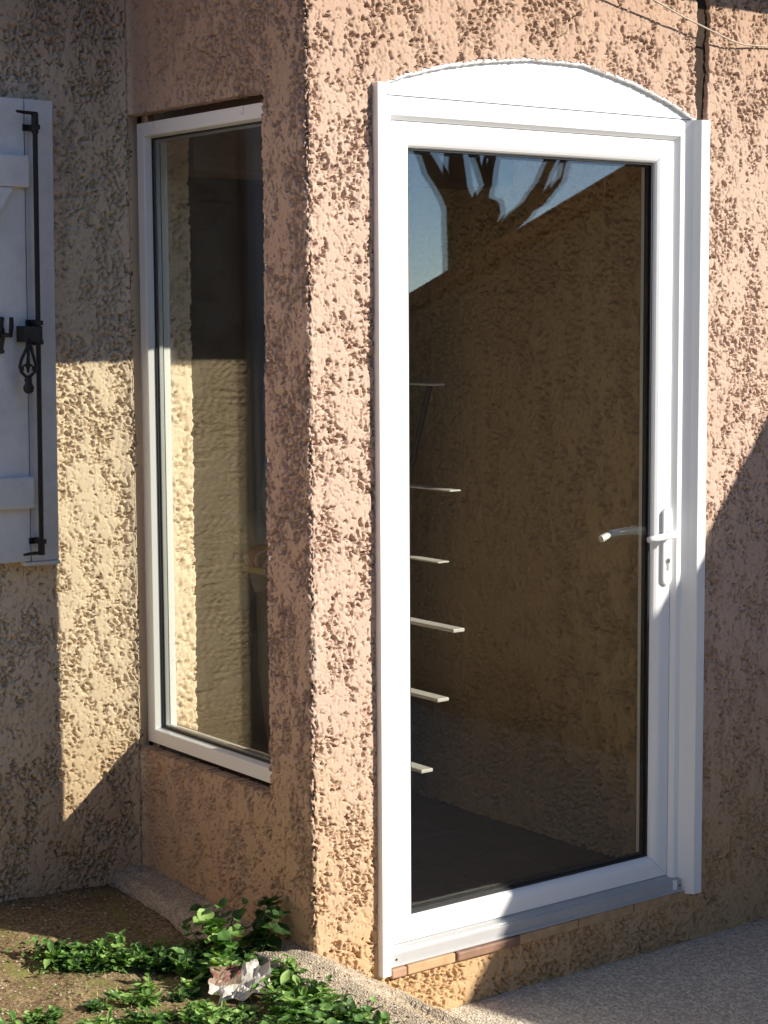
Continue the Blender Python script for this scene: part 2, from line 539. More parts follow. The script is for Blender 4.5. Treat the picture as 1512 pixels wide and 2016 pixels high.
tag(ground_mesh('soil', seg([-40, -1.2, -0.03], [1.0, 0.008]), seg([-16, -0.8, 0.84], [0.5, 0.008]), soil_z, M['soil']), kind='structure')
tag(ground_mesh('ground', seg([-120, 120], 12), seg([-120, 120], 12), lambda X, Y: X * 0 - 0.32, M['soil']), kind='structure')


def curb_mesh():
    """worn concrete footing along the side wall, running on past the corner and slumping to the pavement"""
    ys = seg([-1.6, -0.6, 0.93], [0.02, 0.008])
    prof = seg([0, 1], 1 / 44)
    S, Y = np.meshgrid(prof, ys, indexing='ij')
    # profile: outer toe, outer top, level top, slope to the right, toe
    px = np.array([-0.125, -0.112, -0.098, 0.0, 0.10, 0.22, 0.36, 0.40]); pz = np.array([-0.06, 0.055, 0.094, 0.102, 0.044, -0.030, -0.128, -0.20]); pt = np.array([0, .14, .2, .4, .56, .74, .94, 1])
    X = np.interp(S, pt, px); Z = np.interp(S, pt, pz)
    behind = sstep(-0.02, 0.06, Y)
    top = np.interp(np.clip(S, 0, 0.42), pt, pz)
    Xb = np.interp(np.clip(S, 0, 0.42), pt, px) + np.maximum(S - 0.42, 0) * 0.03
    X = X * (1 - behind) + Xb * behind; Z = Z * (1 - behind) + top * behind
    Z = Z + 0.028 * sstep(0.2, 0.9, Y) * sstep(0.1, 0.2, S) - 0.030 * sstep(0.0, -0.25, Y) * (Z > 0.0) - 0.05 * sstep(-0.25, -1.4, Y) * (Z > -0.1)
    X = X + (0.010 * fbm(Y / 0.12, S * 3, 3, 21) + 0.012 * sstep(0.5, 0.9, Y)) * (S < 0.3)
    Z = Z + 0.009 * fbm(X / 0.06 + 9, Y / 0.06, 4, 22, 0.6) + 0.0045 * fbm(X / 0.022, Y / 0.022, 2, 24) + 0.0022 * perlin(X / 0.010, Y / 0.010, 23)
    V = np.stack([X, Y, Z], -1).reshape(-1, 3)
    n0, n1 = X.shape; idx = np.arange(n0 * n1).reshape(n0, n1)
    Q = np.stack([idx[:-1, :-1], idx[1:, :-1], idx[1:, 1:], idx[:-1, 1:]], -1).reshape(-1, 4)
    return fast_mesh('curb', V, Q, M['curb'])


tag(curb_mesh(), 'worn gritty concrete curb along the foot of the side wall, behind the weeds', 'curb')

# ------------------------------------------------------------------ the house: roughcast walls
house = thing('house', 'pink roughcast house corner with projecting porch around the glazed door', 'house')
R_C = 0.014
S3 = 1.45                       # length of the back wall in view (X from -1.45)
sB = S3                         # inner corner
sC = sB + D                     # outer corner


def wrap_pos(S, Z):
    P = np.zeros(S.shape + (3,)); N = np.zeros_like(P)
    P[..., 2] = Z
    f3 = S <= sB
    P[f3, 0] = S[f3] - S3; P[f3, 1] = D; N[f3, 1] = -1
    f2 = (S > sB) & (S <= sC)
    P[f2, 0] = 0; P[f2, 1] = D - (S[f2] - sB); N[f2, 0] = -1
    f1 = S > sC
    P[f1, 0] = S[f1] - sC; P[f1, 1] = 0; N[f1, 1] = -1
    # round the outer corner
    d = S - sC
    near = np.abs(d) < R_C
    t = (d[near] + R_C) / (2 * R_C) * (np.pi / 2)
    P[near, 0] = R_C - R_C * np.cos(t); P[near, 1] = R_C - R_C * np.sin(t)
    N[near] = np.stack([-np.cos(t), -np.sin(t), 0 * t], -1)
    # inner corner fillet normals
    e = S - sB
    nb = np.abs(e) < 0.02
    a = (e[nb] + 0.02) / 0.04
    nn = np.stack([-a, -(1 - a), 0 * a], -1); N[nb] = nn / np.linalg.norm(nn, axis=-1, keepdims=True)
    return P, N


def wrap_h(S, Z):
    h = stucco_h(S, Z, 100)
    d = np.abs(S - sC)
    crumb = np.exp(-(d / 0.022) ** 2)
    h = h + crumb * (0.007 * fbm(S / 0.02, Z / 0.020, 3, 140, 0.6) + 0.002)          # crumbly arris
    h = h + 0.012 * np.exp(-(np.abs(S - sB) / 0.03) ** 2)                                   # filled inner corner
    x = S - sC
    # open movement joint above the right end of the door
    cx = 1.309 + 0.006 * perlin(Z / 0.06, Z * 0 + 0.5, 150); wd = 0.025 - 0.006 * sstep(2.3, 2.15, Z) + 0.009 * fbm(Z / 0.03, S / 0.03, 3, 151)
    g = sstep(wd + 0.004, wd - 0.004, np.abs(x - cx)) * (Z > 2.145) * (S > sC)
    h = h * (1 - g) + g * (-0.110 + 0.02 * fbm(S / 0.01, Z / 0.015, 2, 152))
    # older wall right of the joint stands slightly back
    h = h - 0.006 * sstep(1.30, 1.32, x) * (S > sC)
    # thin render skin just round the window is rubbed smoother
    return h


def wrap_hole(s, z):
    x = s - sC
    wob = 0.004 * fbm(s / 0.03, z / 0.03, 3, 160)
    door = (x > DX0) & (x < DX1) & (z > DZ0) & (z < np.interp(x, AX, AZ) + wob * 1.3)
    y = D - (s - sB)
    win = (s > sB) & (s < sC) & (y > WY0 + wob) & (y < WY1) & (z > WZ0 + wob) & (z < WZ1 + wob)
    return door | win


ST = 0.0025
sarr = seg([0, 0.75, sB, sB + D - WY1, sC - WY0, sC - R_C, sC + R_C, sC + DX0, sC + DX1, sC + 1.72, sC + 2.66], [0.02, ST, ST, ST * 1.1, ST, 0.0022, ST, ST * 1.2, ST, 0.02])
zarr = seg([-0.26, DZ0, WZ0, 2.15, WZ1, 2.30, 2.62], [ST, ST, ST, ST, ST, ST * 1.1])
wall = grid_wall('roughcast_wall', sarr, zarr, wrap_pos, wrap_h, M['stucco'], house, wrap_hole, 0.035)

M['joint'] = mat_simple('joint_shade_tone', (0.045, 0.032, 0.024), 0.95, 0.1, 0.3, 30, 120, 0.002)
box('joint_shade_strip', 1.270, 1.350, 0.020, 0.036, 2.14, 2.62, M['joint'], house)  # added near-black strip, stands in for the deep shade in the slot
# upper walls and roof above the picture
box('upper_wall', 0.0, 2.66, 0.004, 0.15, 2.615, 2.80, M['stucco'], house)
box('upper_wall', -3.2, 0.0, D + 0.004, D + 0.15, 2.615, 2.95, M['stucco'], house)
box('side_wall', -3.2, -1.45, D + 0.002, D + 0.15, -0.2, 2.615, M['stucco'], house)
box('upper_wall', 0.004, 0.12, 0.15, D, 2.615, 2.80, M['stucco'], house)
rf = box('roof', -0.06, 2.9, -0.42, 3.6, 2.744, 2.80, M['eave_wood'], house)
tl = MB()
for i in range(22):
    tl.tube([(-0.04 + i * 0.135, -0.45, 2.83), (-0.04 + i * 0.135, 3.6, 3.6)], 0.062, 8)
tl.build('roof_tiles', M['roof_tile'], rf, smooth=True)
box('main_roof', -3.4, -0.06, D - 0.10, 3.6, 2.95, 3.02, M['eave_wood'], house)

# porch inside
def in_pos(S, Z):
    P = np.zeros(S.shape + (3,)); N = np.zeros_like(P)
    P[..., 0] = 1.362; P[..., 1] = S; P[..., 2] = Z; N[..., 0] = -1
    return P, N


def back_pos(S, Z):
    # inner part of the old front wall: X = S, face at Y = 0.842, turning the corner into the old doorway at X = 0.195
    P = np.zeros(S.shape + (3,)); N = np.zeros_like(P)
    P[..., 2] = Z
    a = S <= 0.195
    P[a, 0] = S[a]; P[a, 1] = 0.846; N[a, 1] = -1
    b = ~a
    P[b, 0] = 0.195; P[b, 1] = 0.846 + (S[b] - 0.195); N[b, 0] = 1
    nr = np.abs(S - 0.195) < 0.009
    t = (S[nr] - 0.186) / 0.018 * np.pi / 2
    N[nr] = np.stack([np.sin(t), -np.cos(t), 0 * t], -1)
    return P, N


grid_wall('porch_side_wall', seg([0.09, 1.42], 0.0045), seg([-0.03, 2.45], 0.0048), in_pos, lambda S, Z: stucco_h(S, Z, 300) * 1.9, M['stucco_in'], house)
grid_wall('porch_back_wall', seg([0.07, 0.45], 0.0045), seg([-0.03, 2.45], 0.0045), back_pos,
          lambda S, Z: stucco_h(S, Z, 400) + np.exp(-((S - 0.195) / 0.02) ** 2) * 0.006 * fbm(S / 0.02, Z / 0.02, 3, 410), M['stucco'], house)
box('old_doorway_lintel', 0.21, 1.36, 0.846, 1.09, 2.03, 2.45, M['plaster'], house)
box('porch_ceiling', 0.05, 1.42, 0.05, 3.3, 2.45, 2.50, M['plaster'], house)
# inner lining of the porch walls
li = MB()
li.box(0.082, 0.125, 0.10, WY0 + 0.02, -0.03, 2.45); li.box(0.082, 0.125, 0.846, 0.85, -0.03, 2.45)
li.box(0.082, 0.125, WY0 + 0.02, 0.846, -0.03, WZ0 + 0.045); li.box(0.082, 0.125, WY0 + 0.02, 0.846, WZ1 - 0.05, 2.45)
li.box(0.125, 0.260, 0.094, 0.15, -0.03, 2.45); li.box(1.240, 1.40, 0.094, 0.15, -0.03, 2.45); li.box(0.260, 1.240, 0.094, 0.15, 2.105, 2.45)
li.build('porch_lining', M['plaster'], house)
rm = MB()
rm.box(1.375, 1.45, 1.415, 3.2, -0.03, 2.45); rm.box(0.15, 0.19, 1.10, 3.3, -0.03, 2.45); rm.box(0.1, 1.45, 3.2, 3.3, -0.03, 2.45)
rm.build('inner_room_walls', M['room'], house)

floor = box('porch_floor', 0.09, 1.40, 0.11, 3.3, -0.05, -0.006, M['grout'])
tag(floor, kind='structure')
tme = None
for i in range(5):
    for j in range(7):
        x0 = 0.11 + i * 0.262; y0 = 0.13 + j * 0.262
        if tme is None:
            o = box('floor_tile', 0, 0.257, 0, 0.257, -0.012, 0.0, M['floor_tile'], floor, bevel=0.0015); tme = o.data
        else:
            o = link('floor_tile', tme, M['floor_tile'], floor)
        o.location = (x0, y0, random.uniform(-0.0006, 0.0006))


# ------------------------------------------------------------------ PVC profiles: mitred rings
def ring_sides(name_h, name_v, x0, x1, z0, z1, prof, mapf, mat, parent, gap=0.0007, closed=True):
    """four separate mitred profile lengths. prof = [(inset, depth)...]; mapf(u, v, depth) -> point"""
    out = []
    def loop(ins): return [(x0 + ins, z0 + ins), (x1 - ins, z0 + ins), (x1 - ins, z1 - ins), (x0 + ins, z1 - ins)]
    for k in range(4):
        v = []; f = []
        for (ins, dep) in prof:
            L = loop(ins); a = L[k]; b = L[(k + 1) % 4]
            dx, dz = b[0] - a[0], b[1] - a[1]; ln = math.hypot(dx, dz)
            ex, ez = dx / ln * gap, dz / ln * gap
            v.append(mapf(a[0] + ex, a[1] + ez, dep)); v.append(mapf(b[0] - ex, b[1] - ez, dep))
        n = len(prof)
        for i in range(n if closed else n - 1):
            j = (i + 1) % n
            f.append((2 * i, 2 * i + 1, 2 * j + 1, 2 * j))
        f.append(tuple(2 * i for i in range(n))); f.append(tuple(2 * i + 1 for i in range(n))[::-1])
        o = mesh_obj(name_h if k in (0, 2) else name_v, v, f, mat, parent)
        out.append(o)
    return out


def smooth_prof(pts, bulge):
    return pts


# ------------------------------------------------------------------ glazed door
door = thing('glazed_door', 'white plastic door with one tall pane under an arched white panel', 'door', (0, 0, 0))
FY = 0.017                      # frame face
SY = 0.030                      # sash face
fm = lambda u, v, d: (u, d, v)
frame = bpy.data.objects.new('frame', None); COL.objects.link(frame); frame.parent = door; frame.empty_display_size = 0.05
# outer frame: left, top, right (no bottom: threshold there)
ox0, ox1, oz1 = 0.212, 1.287, 2.152
gx0, gx1, gz1 = 0.281, 1.277, 2.112
fprof = [(0.0, FY), (0.0445, FY), (0.0455, FY + 0.0008), (0.0555, FY + 0.0130), (0.0555, FY + 0.075), (0.0, FY + 0.075)]


def frame_bar(name, kind):
    v = []
    z0 = 0.0
    for (ins, dep) in fprof:
        if kind == 'L': v += [(ox0 + ins, dep, z0), (ox0 + ins, dep, oz1 - ins - 0.0004)]
        if kind == 'R': v += [(ox1 - ins, dep, z0), (ox1 - ins, dep, oz1 - ins - 0.0004)]
        if kind == 'T': v += [(ox0 + ins + 0.0004, dep, oz1 - ins), (ox1 - ins - 0.0004, dep, oz1 - ins)]
    n = len(fprof); f = []
    for i in range(n):
        j = (i + 1) % n; f.append((2 * i, 2 * i + 1, 2 * j + 1, 2 * j))
    f.append(tuple(2 * i for i in range(n))); f.append(tuple(2 * i + 1 for i in range(n))[::-1])
    mesh_obj(name, v, f, M['pvc'], frame)


frame_bar('jamb', 'L'); frame_bar('jamb', 'R'); frame_bar('head', 'T')

sash = bpy.data.objects.new('sash', None); COL.objects.link(sash); sash.parent = door; sash.empty_display_size = 0.05
sx0, sx1, sz0, sz1 = 0.2695, 1.2300, 0.057, 2.0945
sprof = [(0.0, SY + 0.060), (0.0, SY + 0.002), (0.002, SY), (0.032, SY), (0.040, SY + 0.0010), (0.048, SY + 0.0036), (0.055, SY + 0.0080), (0.059, SY + 0.0125), (0.061, SY + 0.018), (0.061, SY + 0.060)]
ring_sides('rail', 'stile', sx0, sx1, sz0, sz1, sprof, fm, M['pvc'], sash)
gi = 0.061                      # glass inset
gp = [(gi - 0.002, SY + 0.0175), (gi + 0.005, SY + 0.0185), (gi + 0.005, SY + 0.0225), (gi - 0.002, SY + 0.0225)]
ring_sides('gasket', 'gasket', sx0, sx1, sz0, sz1, gp, fm, M['gasket'], sash, 0)
gp2 = [(gi - 0.002, SY + 0.0275), (gi + 0.010, SY + 0.0275), (gi + 0.010, SY + 0.040), (gi - 0.002, SY + 0.040)]
ring_sides('spacer_bar', 'spacer_bar', sx0, sx1, sz0, sz1, gp2, fm, M['gasket'], sash, 0)
gp3 = [(gi - 0.004, SY + 0.0455), (gi + 0.005, SY + 0.0455), (gi + 0.002, SY + 0.060), (gi - 0.004, SY + 0.060)]
ring_sides('glazing_bead', 'glazing_bead', sx0, sx1, sz0, sz1, gp3, fm, M['pvc'], sash, 0)
e = gi - 0.003
box('glass_pane', sx0 + e, sx1 - e, SY + 0.0232, SY + 0.0268, sz0 + e, sz1 - e, M['glass'], sash)
pin = box('glass_pane', -0.4215, 0.4215, -0.0018, 0.0018, sz0 + e, sz1 - e, M['glass'], sash)
pin.location = ((sx0 + sx1) / 2, SY + 0.0429, 0)
pin.rotation_euler = (math.radians(0.06), 0, math.radians(-0.22))     # sealed units are never quite parallel: doubled reflections

# arched infill panel above the frame
pv = []; pf = []
ax = np.linspace(0.222, 1.2855, 41)
az = np.interp(ax, AX, AZ) + 0.02
NP = len(ax)
for yy in (FY - 0.0035, FY + 0.03):
    for i in range(NP): pv.append((ax[i], yy, oz1 + 0.0012)); pv.append((ax[i], yy, max(az[i], oz1 + 0.004)))
o2 = NP * 2
for i in range(NP - 1):
    a = 2 * i
    pf.append((a, a + 2, a + 3, a + 1)); pf.append((o2 + a, o2 + a + 1, o2 + a + 3, o2 + a + 2))
    pf.append((a, o2 + a, o2 + a + 2, a + 2)); pf.append((a + 1, a + 3, o2 + a + 3, o2 + a + 1))
pf.append((0, 1, o2 + 1, o2)); pf.append((a + 2, o2 + a + 2, o2 + a + 3, a + 3))
mesh_obj('arched_panel', pv, pf, M['pvc'], door)
# ragged bead of white sealant along the arch
sb = MB(); random.seed(3)
xs = np.linspace(0.205, 1.285, 260); pts = []; rr = []
for x in xs:
    z = np.interp(x, AX, AZ)
    pts.append((x, 0.0065 + random.uniform(-0.001, 0.001), z - 0.0015 + random.uniform(-0.0012, 0.0012))); rr.append(0.0052 + random.uniform(-0.0008, 0.0008))
sb.tube(pts, rr, 7)
sb.build('sealant_bead', M['pvc_seal'], door, smooth=True)

# cover strips (L section) on the wall each side, with the right reveal in view
TP = -0.019
lt = MB(); lt.box(0.193, 0.2190, TP, FY - 0.0005, 0.0, 2.176)
lt.build('cover_strip', M['pvc'], door, bevel=0.0012)
rv = []; prof_r = [(1.318, 0.004), (1.318, TP + 0.001), (1.317, TP), (1.2875, TP), (1.2853, TP + 0.001), (1.2738, -0.0010), (1.2585, FY - 0.0005), (1.318, FY - 0.0005)]
n = len(prof_r)
for (x, y) in prof_r: rv += [(x, y, 0.002), (x, y, 2.150)]
rf_ = [(2 * i, 2 * i + 1, 2 * ((i + 1) % n) + 1, 2 * ((i + 1) % n)) for i in range(n)]
rf_ += [tuple(2 * i for i in range(n)), tuple(2 * i + 1 for i in range(n))[::-1]]
mesh_obj('cover_strip', rv, rf_, M['pvc'], door)
# mortar smear over the top of the right strip
# threshold
tp = [(SY + 0.06, 0.040), (SY + 0.004, 0.040), (SY - 0.008, 0.036), (SY - 0.010, 0.033), (FY - 0.006, 0.031), (FY - 0.008, 0.028), (0.022, 0.0265), (0.020, 0.024), (0.020, 0.000), (0.010, -0.003), (0.008, -0.006), (0.008, -0.012), (SY + 0.06, -0.012)]
tp = [(SY + 0.06, 0.0555), (SY + 0.002, 0.0555), (SY - 0.004, 0.051), (FY - 0.002, 0.049), (FY - 0.006, 0.049), (FY - 0.008, 0.046), (0.003, 0.0455), (0.001, 0.0435), (0.001, 0.021), (-0.004, 0.019), (-0.006, 0.017), (-0.006, 0.0145), (SY + 0.06, 0.0145)]
tv = []; n = len(tp)
for (y, z) in tp: tv += [(0.2195, y, z), (1.2575, y, z)]
tf = [(2 * i, 2 * i + 1, 2 * ((i + 1) % n) + 1, 2 * ((i + 1) % n)) for i in range(n)]
tf += [tuple(2 * i for i in range(n)), tuple(2 * i + 1 for i in range(n))[::-1]]
th = mesh_obj('threshold', tv, tf, M['sill_alu'], door)
for x in (0.236, 1.238):
    mb = MB(); mb.tube([(x + 0.014, 0.004, 0.030), (x + 0.014, 0.0000, 0.030)], 0.0030, 10); mb.build('screw', M['iron'], th)
    box('end_cap', x - 0.013, x + 0.002, -0.0006, 0.008, 0.0205, 0.0462, M['pvc'], th, bevel=0.001)

# handle
hd = bpy.data.objects.new('handle', None); COL.objects.link(hd); hd.parent = door; hd.empty_display_size = 0.05


def plate(y0, y1, xc, z0, z1, hw, name, parent):
    v = []; N_ = 10
    for (y, k) in ((y1, 1.0), (y0 + 0.002, 1.0), (y0, 0.82)):
        ring = []
        for i in range(N_ + 1): t = math.pi * i / N_; ring.append((xc + hw * k * math.cos(t), y, z1 - hw + hw * k * math.sin(t)))
        for i in range(N_ + 1): t = math.pi + math.pi * i / N_; ring.append((xc + hw * k * math.cos(t), y, z0 + hw + hw * k * math.sin(t)))
        v += ring
    n = 2 * (N_ + 1); f = []
    for r in range(2):
        for i in range(n): f.append((r * n + i, r * n + (i + 1) % n, (r + 1) * n + (i + 1) % n, (r + 1) * n + i))
    f.append(tuple(range(n))); f.append(tuple(range(2 * n, 3 * n))[::-1])
    return mesh_obj(name, v, f, M['pvc'], parent, smooth=False)


plate(SY - 0.010, SY, 1.211, 0.883, 1.099, 0.0165, 'handle_plate', hd)
lv = MB()
lv.tube([(1.211, SY - 0.008, 1.026), (1.211, SY - 0.030, 1.026)], 0.010, 14)
path = [(1.2115, SY - 0.034, 1.0265), (1.202, SY - 0.039, 1.026), (1.178, SY - 0.040, 1.025), (1.140, SY - 0.039, 1.0225), (1.108, SY - 0.039, 1.0205)]
lv.tube([(p[0], p[1], p[2]) for p in path], [0.0115, 0.0105, 0.010, 0.0095, 0.009], 12)
lv.build('lever', M['pvc'], hd, smooth=True)
ky = MB(); ky.tube([(1.211, SY - 0.009, 0.952), (1.211, SY - 0.0122, 0.952)], 0.0085, 16); ky.box(1.2072, 1.2148, SY - 0.0118, SY - 0.009, 0.925, 0.948)
kc = ky.build('lock_cylinder', M['alu'], hd)
kk = MB(); kk.tube([(1.211, SY - 0.0120, 0.952), (1.211, SY - 0.0130, 0.952)], 0.0058, 14); kk.build('keyhole', M['brass'], kc)
# inside lever seen through the glass
il = MB()
IY = SY + 0.060
il.box(1.198, 1.228, IY, IY + 0.01, 0.87, 1.09)
il.tube([(1.212, IY + 0.008, 1.024), (1.212, IY + 0.045, 1.024)], 0.010, 12)
il.tube([(1.212, IY + 0.050, 1.024), (1.185, IY + 0.053, 1.026), (1.12, IY + 0.052, 1.026), (1.072, IY + 0.050, 1.012)], [0.0105, 0.010, 0.0095, 0.010], 12)
il.build('inside_handle', M['pvc'], hd, smooth=False)

# terracotta sill tiles under the threshold
sill = thing('sill_tile_row', 'broken row of red and mortar-smeared tiles under the white threshold', 'tiles', (0, 0, 0))
segs = [(0.226, 0.272, 'tile_red', 0), (0.276, 0.43, 'tile_beige', 0.002), (0.434, 0.645, 'tile_dark', -0.003), (0.65, 0.86, 'tile_beige', 0.009), (0.864, 1.07, 'tile_beige', 0.012), (1.074, 1.296, 'tile_beige', 0.015)]
for (a, b, mk, dy) in segs:
    v, f = boxv(a, b, -0.014 + dy, 0.08, -0.012 - dy * 0.4, 0.0125), BOXF
    o = mesh_obj('sill_tile', v, f, M[mk], sill, bevel=0.004)
    if mk == 'tile_dark': o['label'] = 'dark red broken tile'
# plinth under the tiles (roughcast, in line with the wall)

# ------------------------------------------------------------------ side window (fixed, tall)
win = thing('side_window', 'tall narrow fixed white window in the shaded side wall of the porch', 'window', (0, 0, 0))
wm = lambda u, v, d: (d, u, v)
wy0, wy1, wz0, wz1 = 0.172, 0.8165, 0.4735, 2.1385
WX = 0.018
wprof = [(0.0, WX + 0.062), (0.0, WX + 0.001), (0.001, WX), (0.034, WX), (0.036, WX + 0.002), (0.040, WX + 0.020), (0.040, WX + 0.062)]
wf = bpy.data.objects.new('frame', None); COL.objects.link(wf); wf.parent = win; wf.empty_display_size = 0.05
ring_sides('rail', 'stile', wy0, wy1, wz0, wz1, wprof, wm, M['pvc'], wf)
for nm, mat, pr in (('gasket', 'gasket', [(0.038, WX + 0.0205), (0.0445, WX + 0.0215), (0.0445, WX + 0.0245), (0.038, WX + 0.0245)]),
                    ('spacer_bar', 'spacer', [(0.038, WX + 0.0286), (0.050, WX + 0.0286), (0.050, WX + 0.0394), (0.038, WX + 0.0394)]),
                    ('gasket', 'gasket', [(0.038, WX + 0.0435), (0.0445, WX + 0.0435), (0.043, WX + 0.0465), (0.038, WX + 0.0465)])):
    ring_sides(nm, nm, wy0, wy1, wz0, wz1, pr, wm, M[mat], wf, 0)
ring_sides('glazing_bead', 'glazing_bead', wy0, wy1, wz0, wz1, [(0.038, WX + 0.047), (0.042, WX + 0.047), (0.042, WX + 0.066), (0.020, WX + 0.066), (0.020, WX + 0.0625), (0.038, WX + 0.0625)], wm, M['pvc'], wf, 0)
e = 0.0385
box('glass_pane', WX + 0.0250, WX + 0.0282, wy0 + e, wy1 - e, wz0 + e, wz1 - e, M['glass'], win)
p2 = box('glass_pane', -0.0016, 0.0016, -0.2832, 0.2832, wz0 + e, wz1 - e, M['glass'], win)
p2.location = (WX + 0.0414, (wy0 + wy1) / 2, 0)
p2.rotation_euler = (0, 0, math.radians(0.12))
# fixing clips / drain caps on the head
for y in (0.717, 0.295):
    mb = MB(); mb.box(WX - 0.0018, WX - 0.0002, y - 0.004, y + 0.004, wz1 - 0.019, wz1 - 0.001); mb.box(WX - 0.0018, WX - 0.0002, y, y + 0.02, wz1 - 0.019, wz1 - 0.017)
    mb.build('drain_cap', M['pvc'], wf)

# ------------------------------------------------------------------ shutter on the back wall
sh = thing('window_shutter', 'white wooden plank shutter with black iron bolt, folded open on the back wall', 'shutter', (0, 0, 0))
SYF = 0.780                    # face of the planks
SX1, SX0, SZ0, SZ1 = -0.232, -0.952, 1.000, 2.178
edges_ = [SX0, -0.862, -0.752, -0.642, -0.532, -0.422, -0.312, SX1]
for i in range(len(edges_) - 1):
    g = 0.0012
    o = box('plank', edges_[i] + g, edges_[i + 1] - g, SYF, SYF + 0.027, SZ0 + random.uniform(0, 0.0015), SZ1, M['wood'], sh, bevel=0.002)
for (z0, z1, nm) in ((1.955, 2.036, 'batten'), (1.140, 1.222, 'batten')):
    v = boxv(SX0 + 0.06, -0.308, SYF - 0.022, SYF - 0.0005, z0, z1)
    mesh_obj(nm, v, BOXF, M['wood'], sh, bevel=0.006)
bx = [(-0.352, 1.954), (-0.43, 1.954), (-0.90, 1.224), (-0.80, 1.224)]
v = [(x, SYF - 0.020, z) for x, z in bx] + [(x, SYF - 0.0005, z) for x, z in bx]
mesh_obj('brace', v, [(0, 1, 2, 3), (7, 6, 5, 4), (0, 4, 5, 1), (1, 5, 6, 2), (2, 6, 7, 3), (3, 7, 4, 0)], M['wood'], sh, bevel=0.004)
lip = MB(); lip.box(-0.330, SX1 + 0.0, SYF - 0.004, SYF + 0.026, SZ0 - 0.010, SZ0 - 0.0005); lip.build('bottom_edge_strip', M['wood'], sh, bevel=0.001)
# espagnolette bolt
bolt = bpy.data.objects.new('bolt', None); COL.objects.link(bolt); bolt.parent = sh; bolt.empty_display_size = 0.05
BX = -0.298; BY = SYF - 0.030
lean = lambda z: BX
b1 = MB()
b1.tube([(lean(2.14), BY, 2.14), (lean(1.02), BY, 1.02)], 0.0065, 10)
b1.tube([(lean(2.14), BY, 2.14), (lean(2.09), BY, 2.09)], 0.009, 10); b1.tube([(lean(1.06), BY, 1.06), (lean(1.02), BY, 1.02)], 0.009, 10)
b1.build('bolt_rod', M['iron'], bolt, smooth=False)
for z in (2.140, 1.026):
    mb = MB(); x = lean(z); mb.tube([(x + 0.006, BY, z), (x - 0.03, BY - 0.004, z), (x - 0.058, BY - 0.018, z)], [0.0045, 0.0045, 0.0035], 8); mb.build('hook', M['iron'], bolt)
for z in (2.106, 1.615, 1.566, 1.055):
    mb = MB(); x = lean(z); mb.box(x - 0.021, x + 0.017, SYF - 0.004, SYF - 0.0003, z - 0.008, z + 0.008)
    mb.box(x - 0.010, x + 0.010, BY - 0.010, SYF - 0.003, z - 0.006, z + 0.006); mb.build('keeper', M['iron'], bolt, bevel=0.001)
mb = MB(); x = lean(1.59); mb.box(x - 0.047, x + 0.006, BY - 0.014, SYF - 0.0005, 1.566, 1.607); mb.build('lock_block', M['iron'], bolt, bevel=0.002)
# hanging ornamental grip
gx = lean(1.5) - 0.036; gr = MB(); GY = BY - 0.012
for sgn in (-1, 1):
    gr.tube([(gx + 0.004, GY, 1.572), (gx + 0.004 + sgn * 0.006, GY, 1.552), (gx + sgn * 0.018, GY, 1.522), (gx + sgn * 0.0225, GY, 1.505), (gx + sgn * 0.019, GY, 1.491), (gx + sgn * 0.007, GY, 1.480), (gx, GY, 1.472)], 0.0042, 8)
    gr.tube([(gx, GY, 1.500), (gx + sgn * 0.008, GY, 1.509), (gx + sgn * 0.015, GY, 1.504), (gx + sgn * 0.013, GY, 1.494)], 0.0032, 8)
gr.tube([(gx + 0.003, GY, 1.575), (gx + 0.001, GY, 1.53), (gx, GY, 1.508), (gx, GY, 1.490)], [0.005, 0.0042, 0.006, 0.003], 8)
gr.tube([(gx, GY, 1.482), (gx, GY, 1.470), (gx + 0.001, GY, 1.463), (gx + 0.001, GY, 1.452), (gx + 0.001, GY, 1.441), (gx + 0.001, GY, 1.436)], [0.008, 0.010, 0.0085, 0.0145, 0.0125, 0.005], 12)
gr.build('grip', M['iron'], bolt, smooth=True)
# receiving bracket left of the bolt
br = MB(); cx0 = -0.392
prf = [(1.630, 0.008), (1.626, 0.0125), (1.619, 0.010), (1.608, 0.0085), (1.596, 0.012), (1.585, 0.0145), (1.572, 0.0125), (1.560, 0.0095), (1.549, 0.0085), (1.543, 0.0115), (1.537, 0.009)]
vv = []; ff = []
for (z, h) in prf:
    for y in (SYF - 0.007, SYF - 0.0003): vv += [(cx0 - h, y, z), (cx0 + h, y, z)]
for i in range(len(prf) - 1):
    a = 4 * i; b = a + 4
    ff += [(a, a + 1, b + 1, b), (a + 2, b + 2, b + 3, a + 3), (a, b, b + 2, a + 2), (a + 1, a + 3, b + 3, b + 1)]
ff += [(0, 2, 3, 1), (a + 4, a + 5, a + 7, a + 6)]
br.add(vv, ff); br.tube([(cx0 + 0.004, SYF - 0.01, 1.585), (cx0 + 0.019, SYF - 0.026, 1.583), (cx0 + 0.021, SYF - 0.028, 1.606), (cx0 + 0.021, SYF - 0.028, 1.629)], [0.007, 0.007, 0.0065, 0.0055], 8)
br.build('bolt_catch', M['iron'], sh)
for (z) in (2.02, 1.18):
    mb = MB(); mb.box(-0.95, -0.45, SYF - 0.027, SYF - 0.0215, z - 0.02, z + 0.02); mb.build('strap_hinge', M['iron'], sh)
for z in (1.25, 1.95): box('wall_stay', -0.90, -0.86, SYF + 0.0275, D + 0.006, z - 0.02, z + 0.02, M['iron'], sh)

pv_ = Vector((SX1, SYF, SZ1)); Rm = Matrix.Rotation(0.010, 3, 'Y')      # it hangs a touch out of plumb
sh.rotation_euler = (0, 0.010, 0)
sh.location = pv_ - Rm @ pv_ + Vector((-0.013, 0, 0))

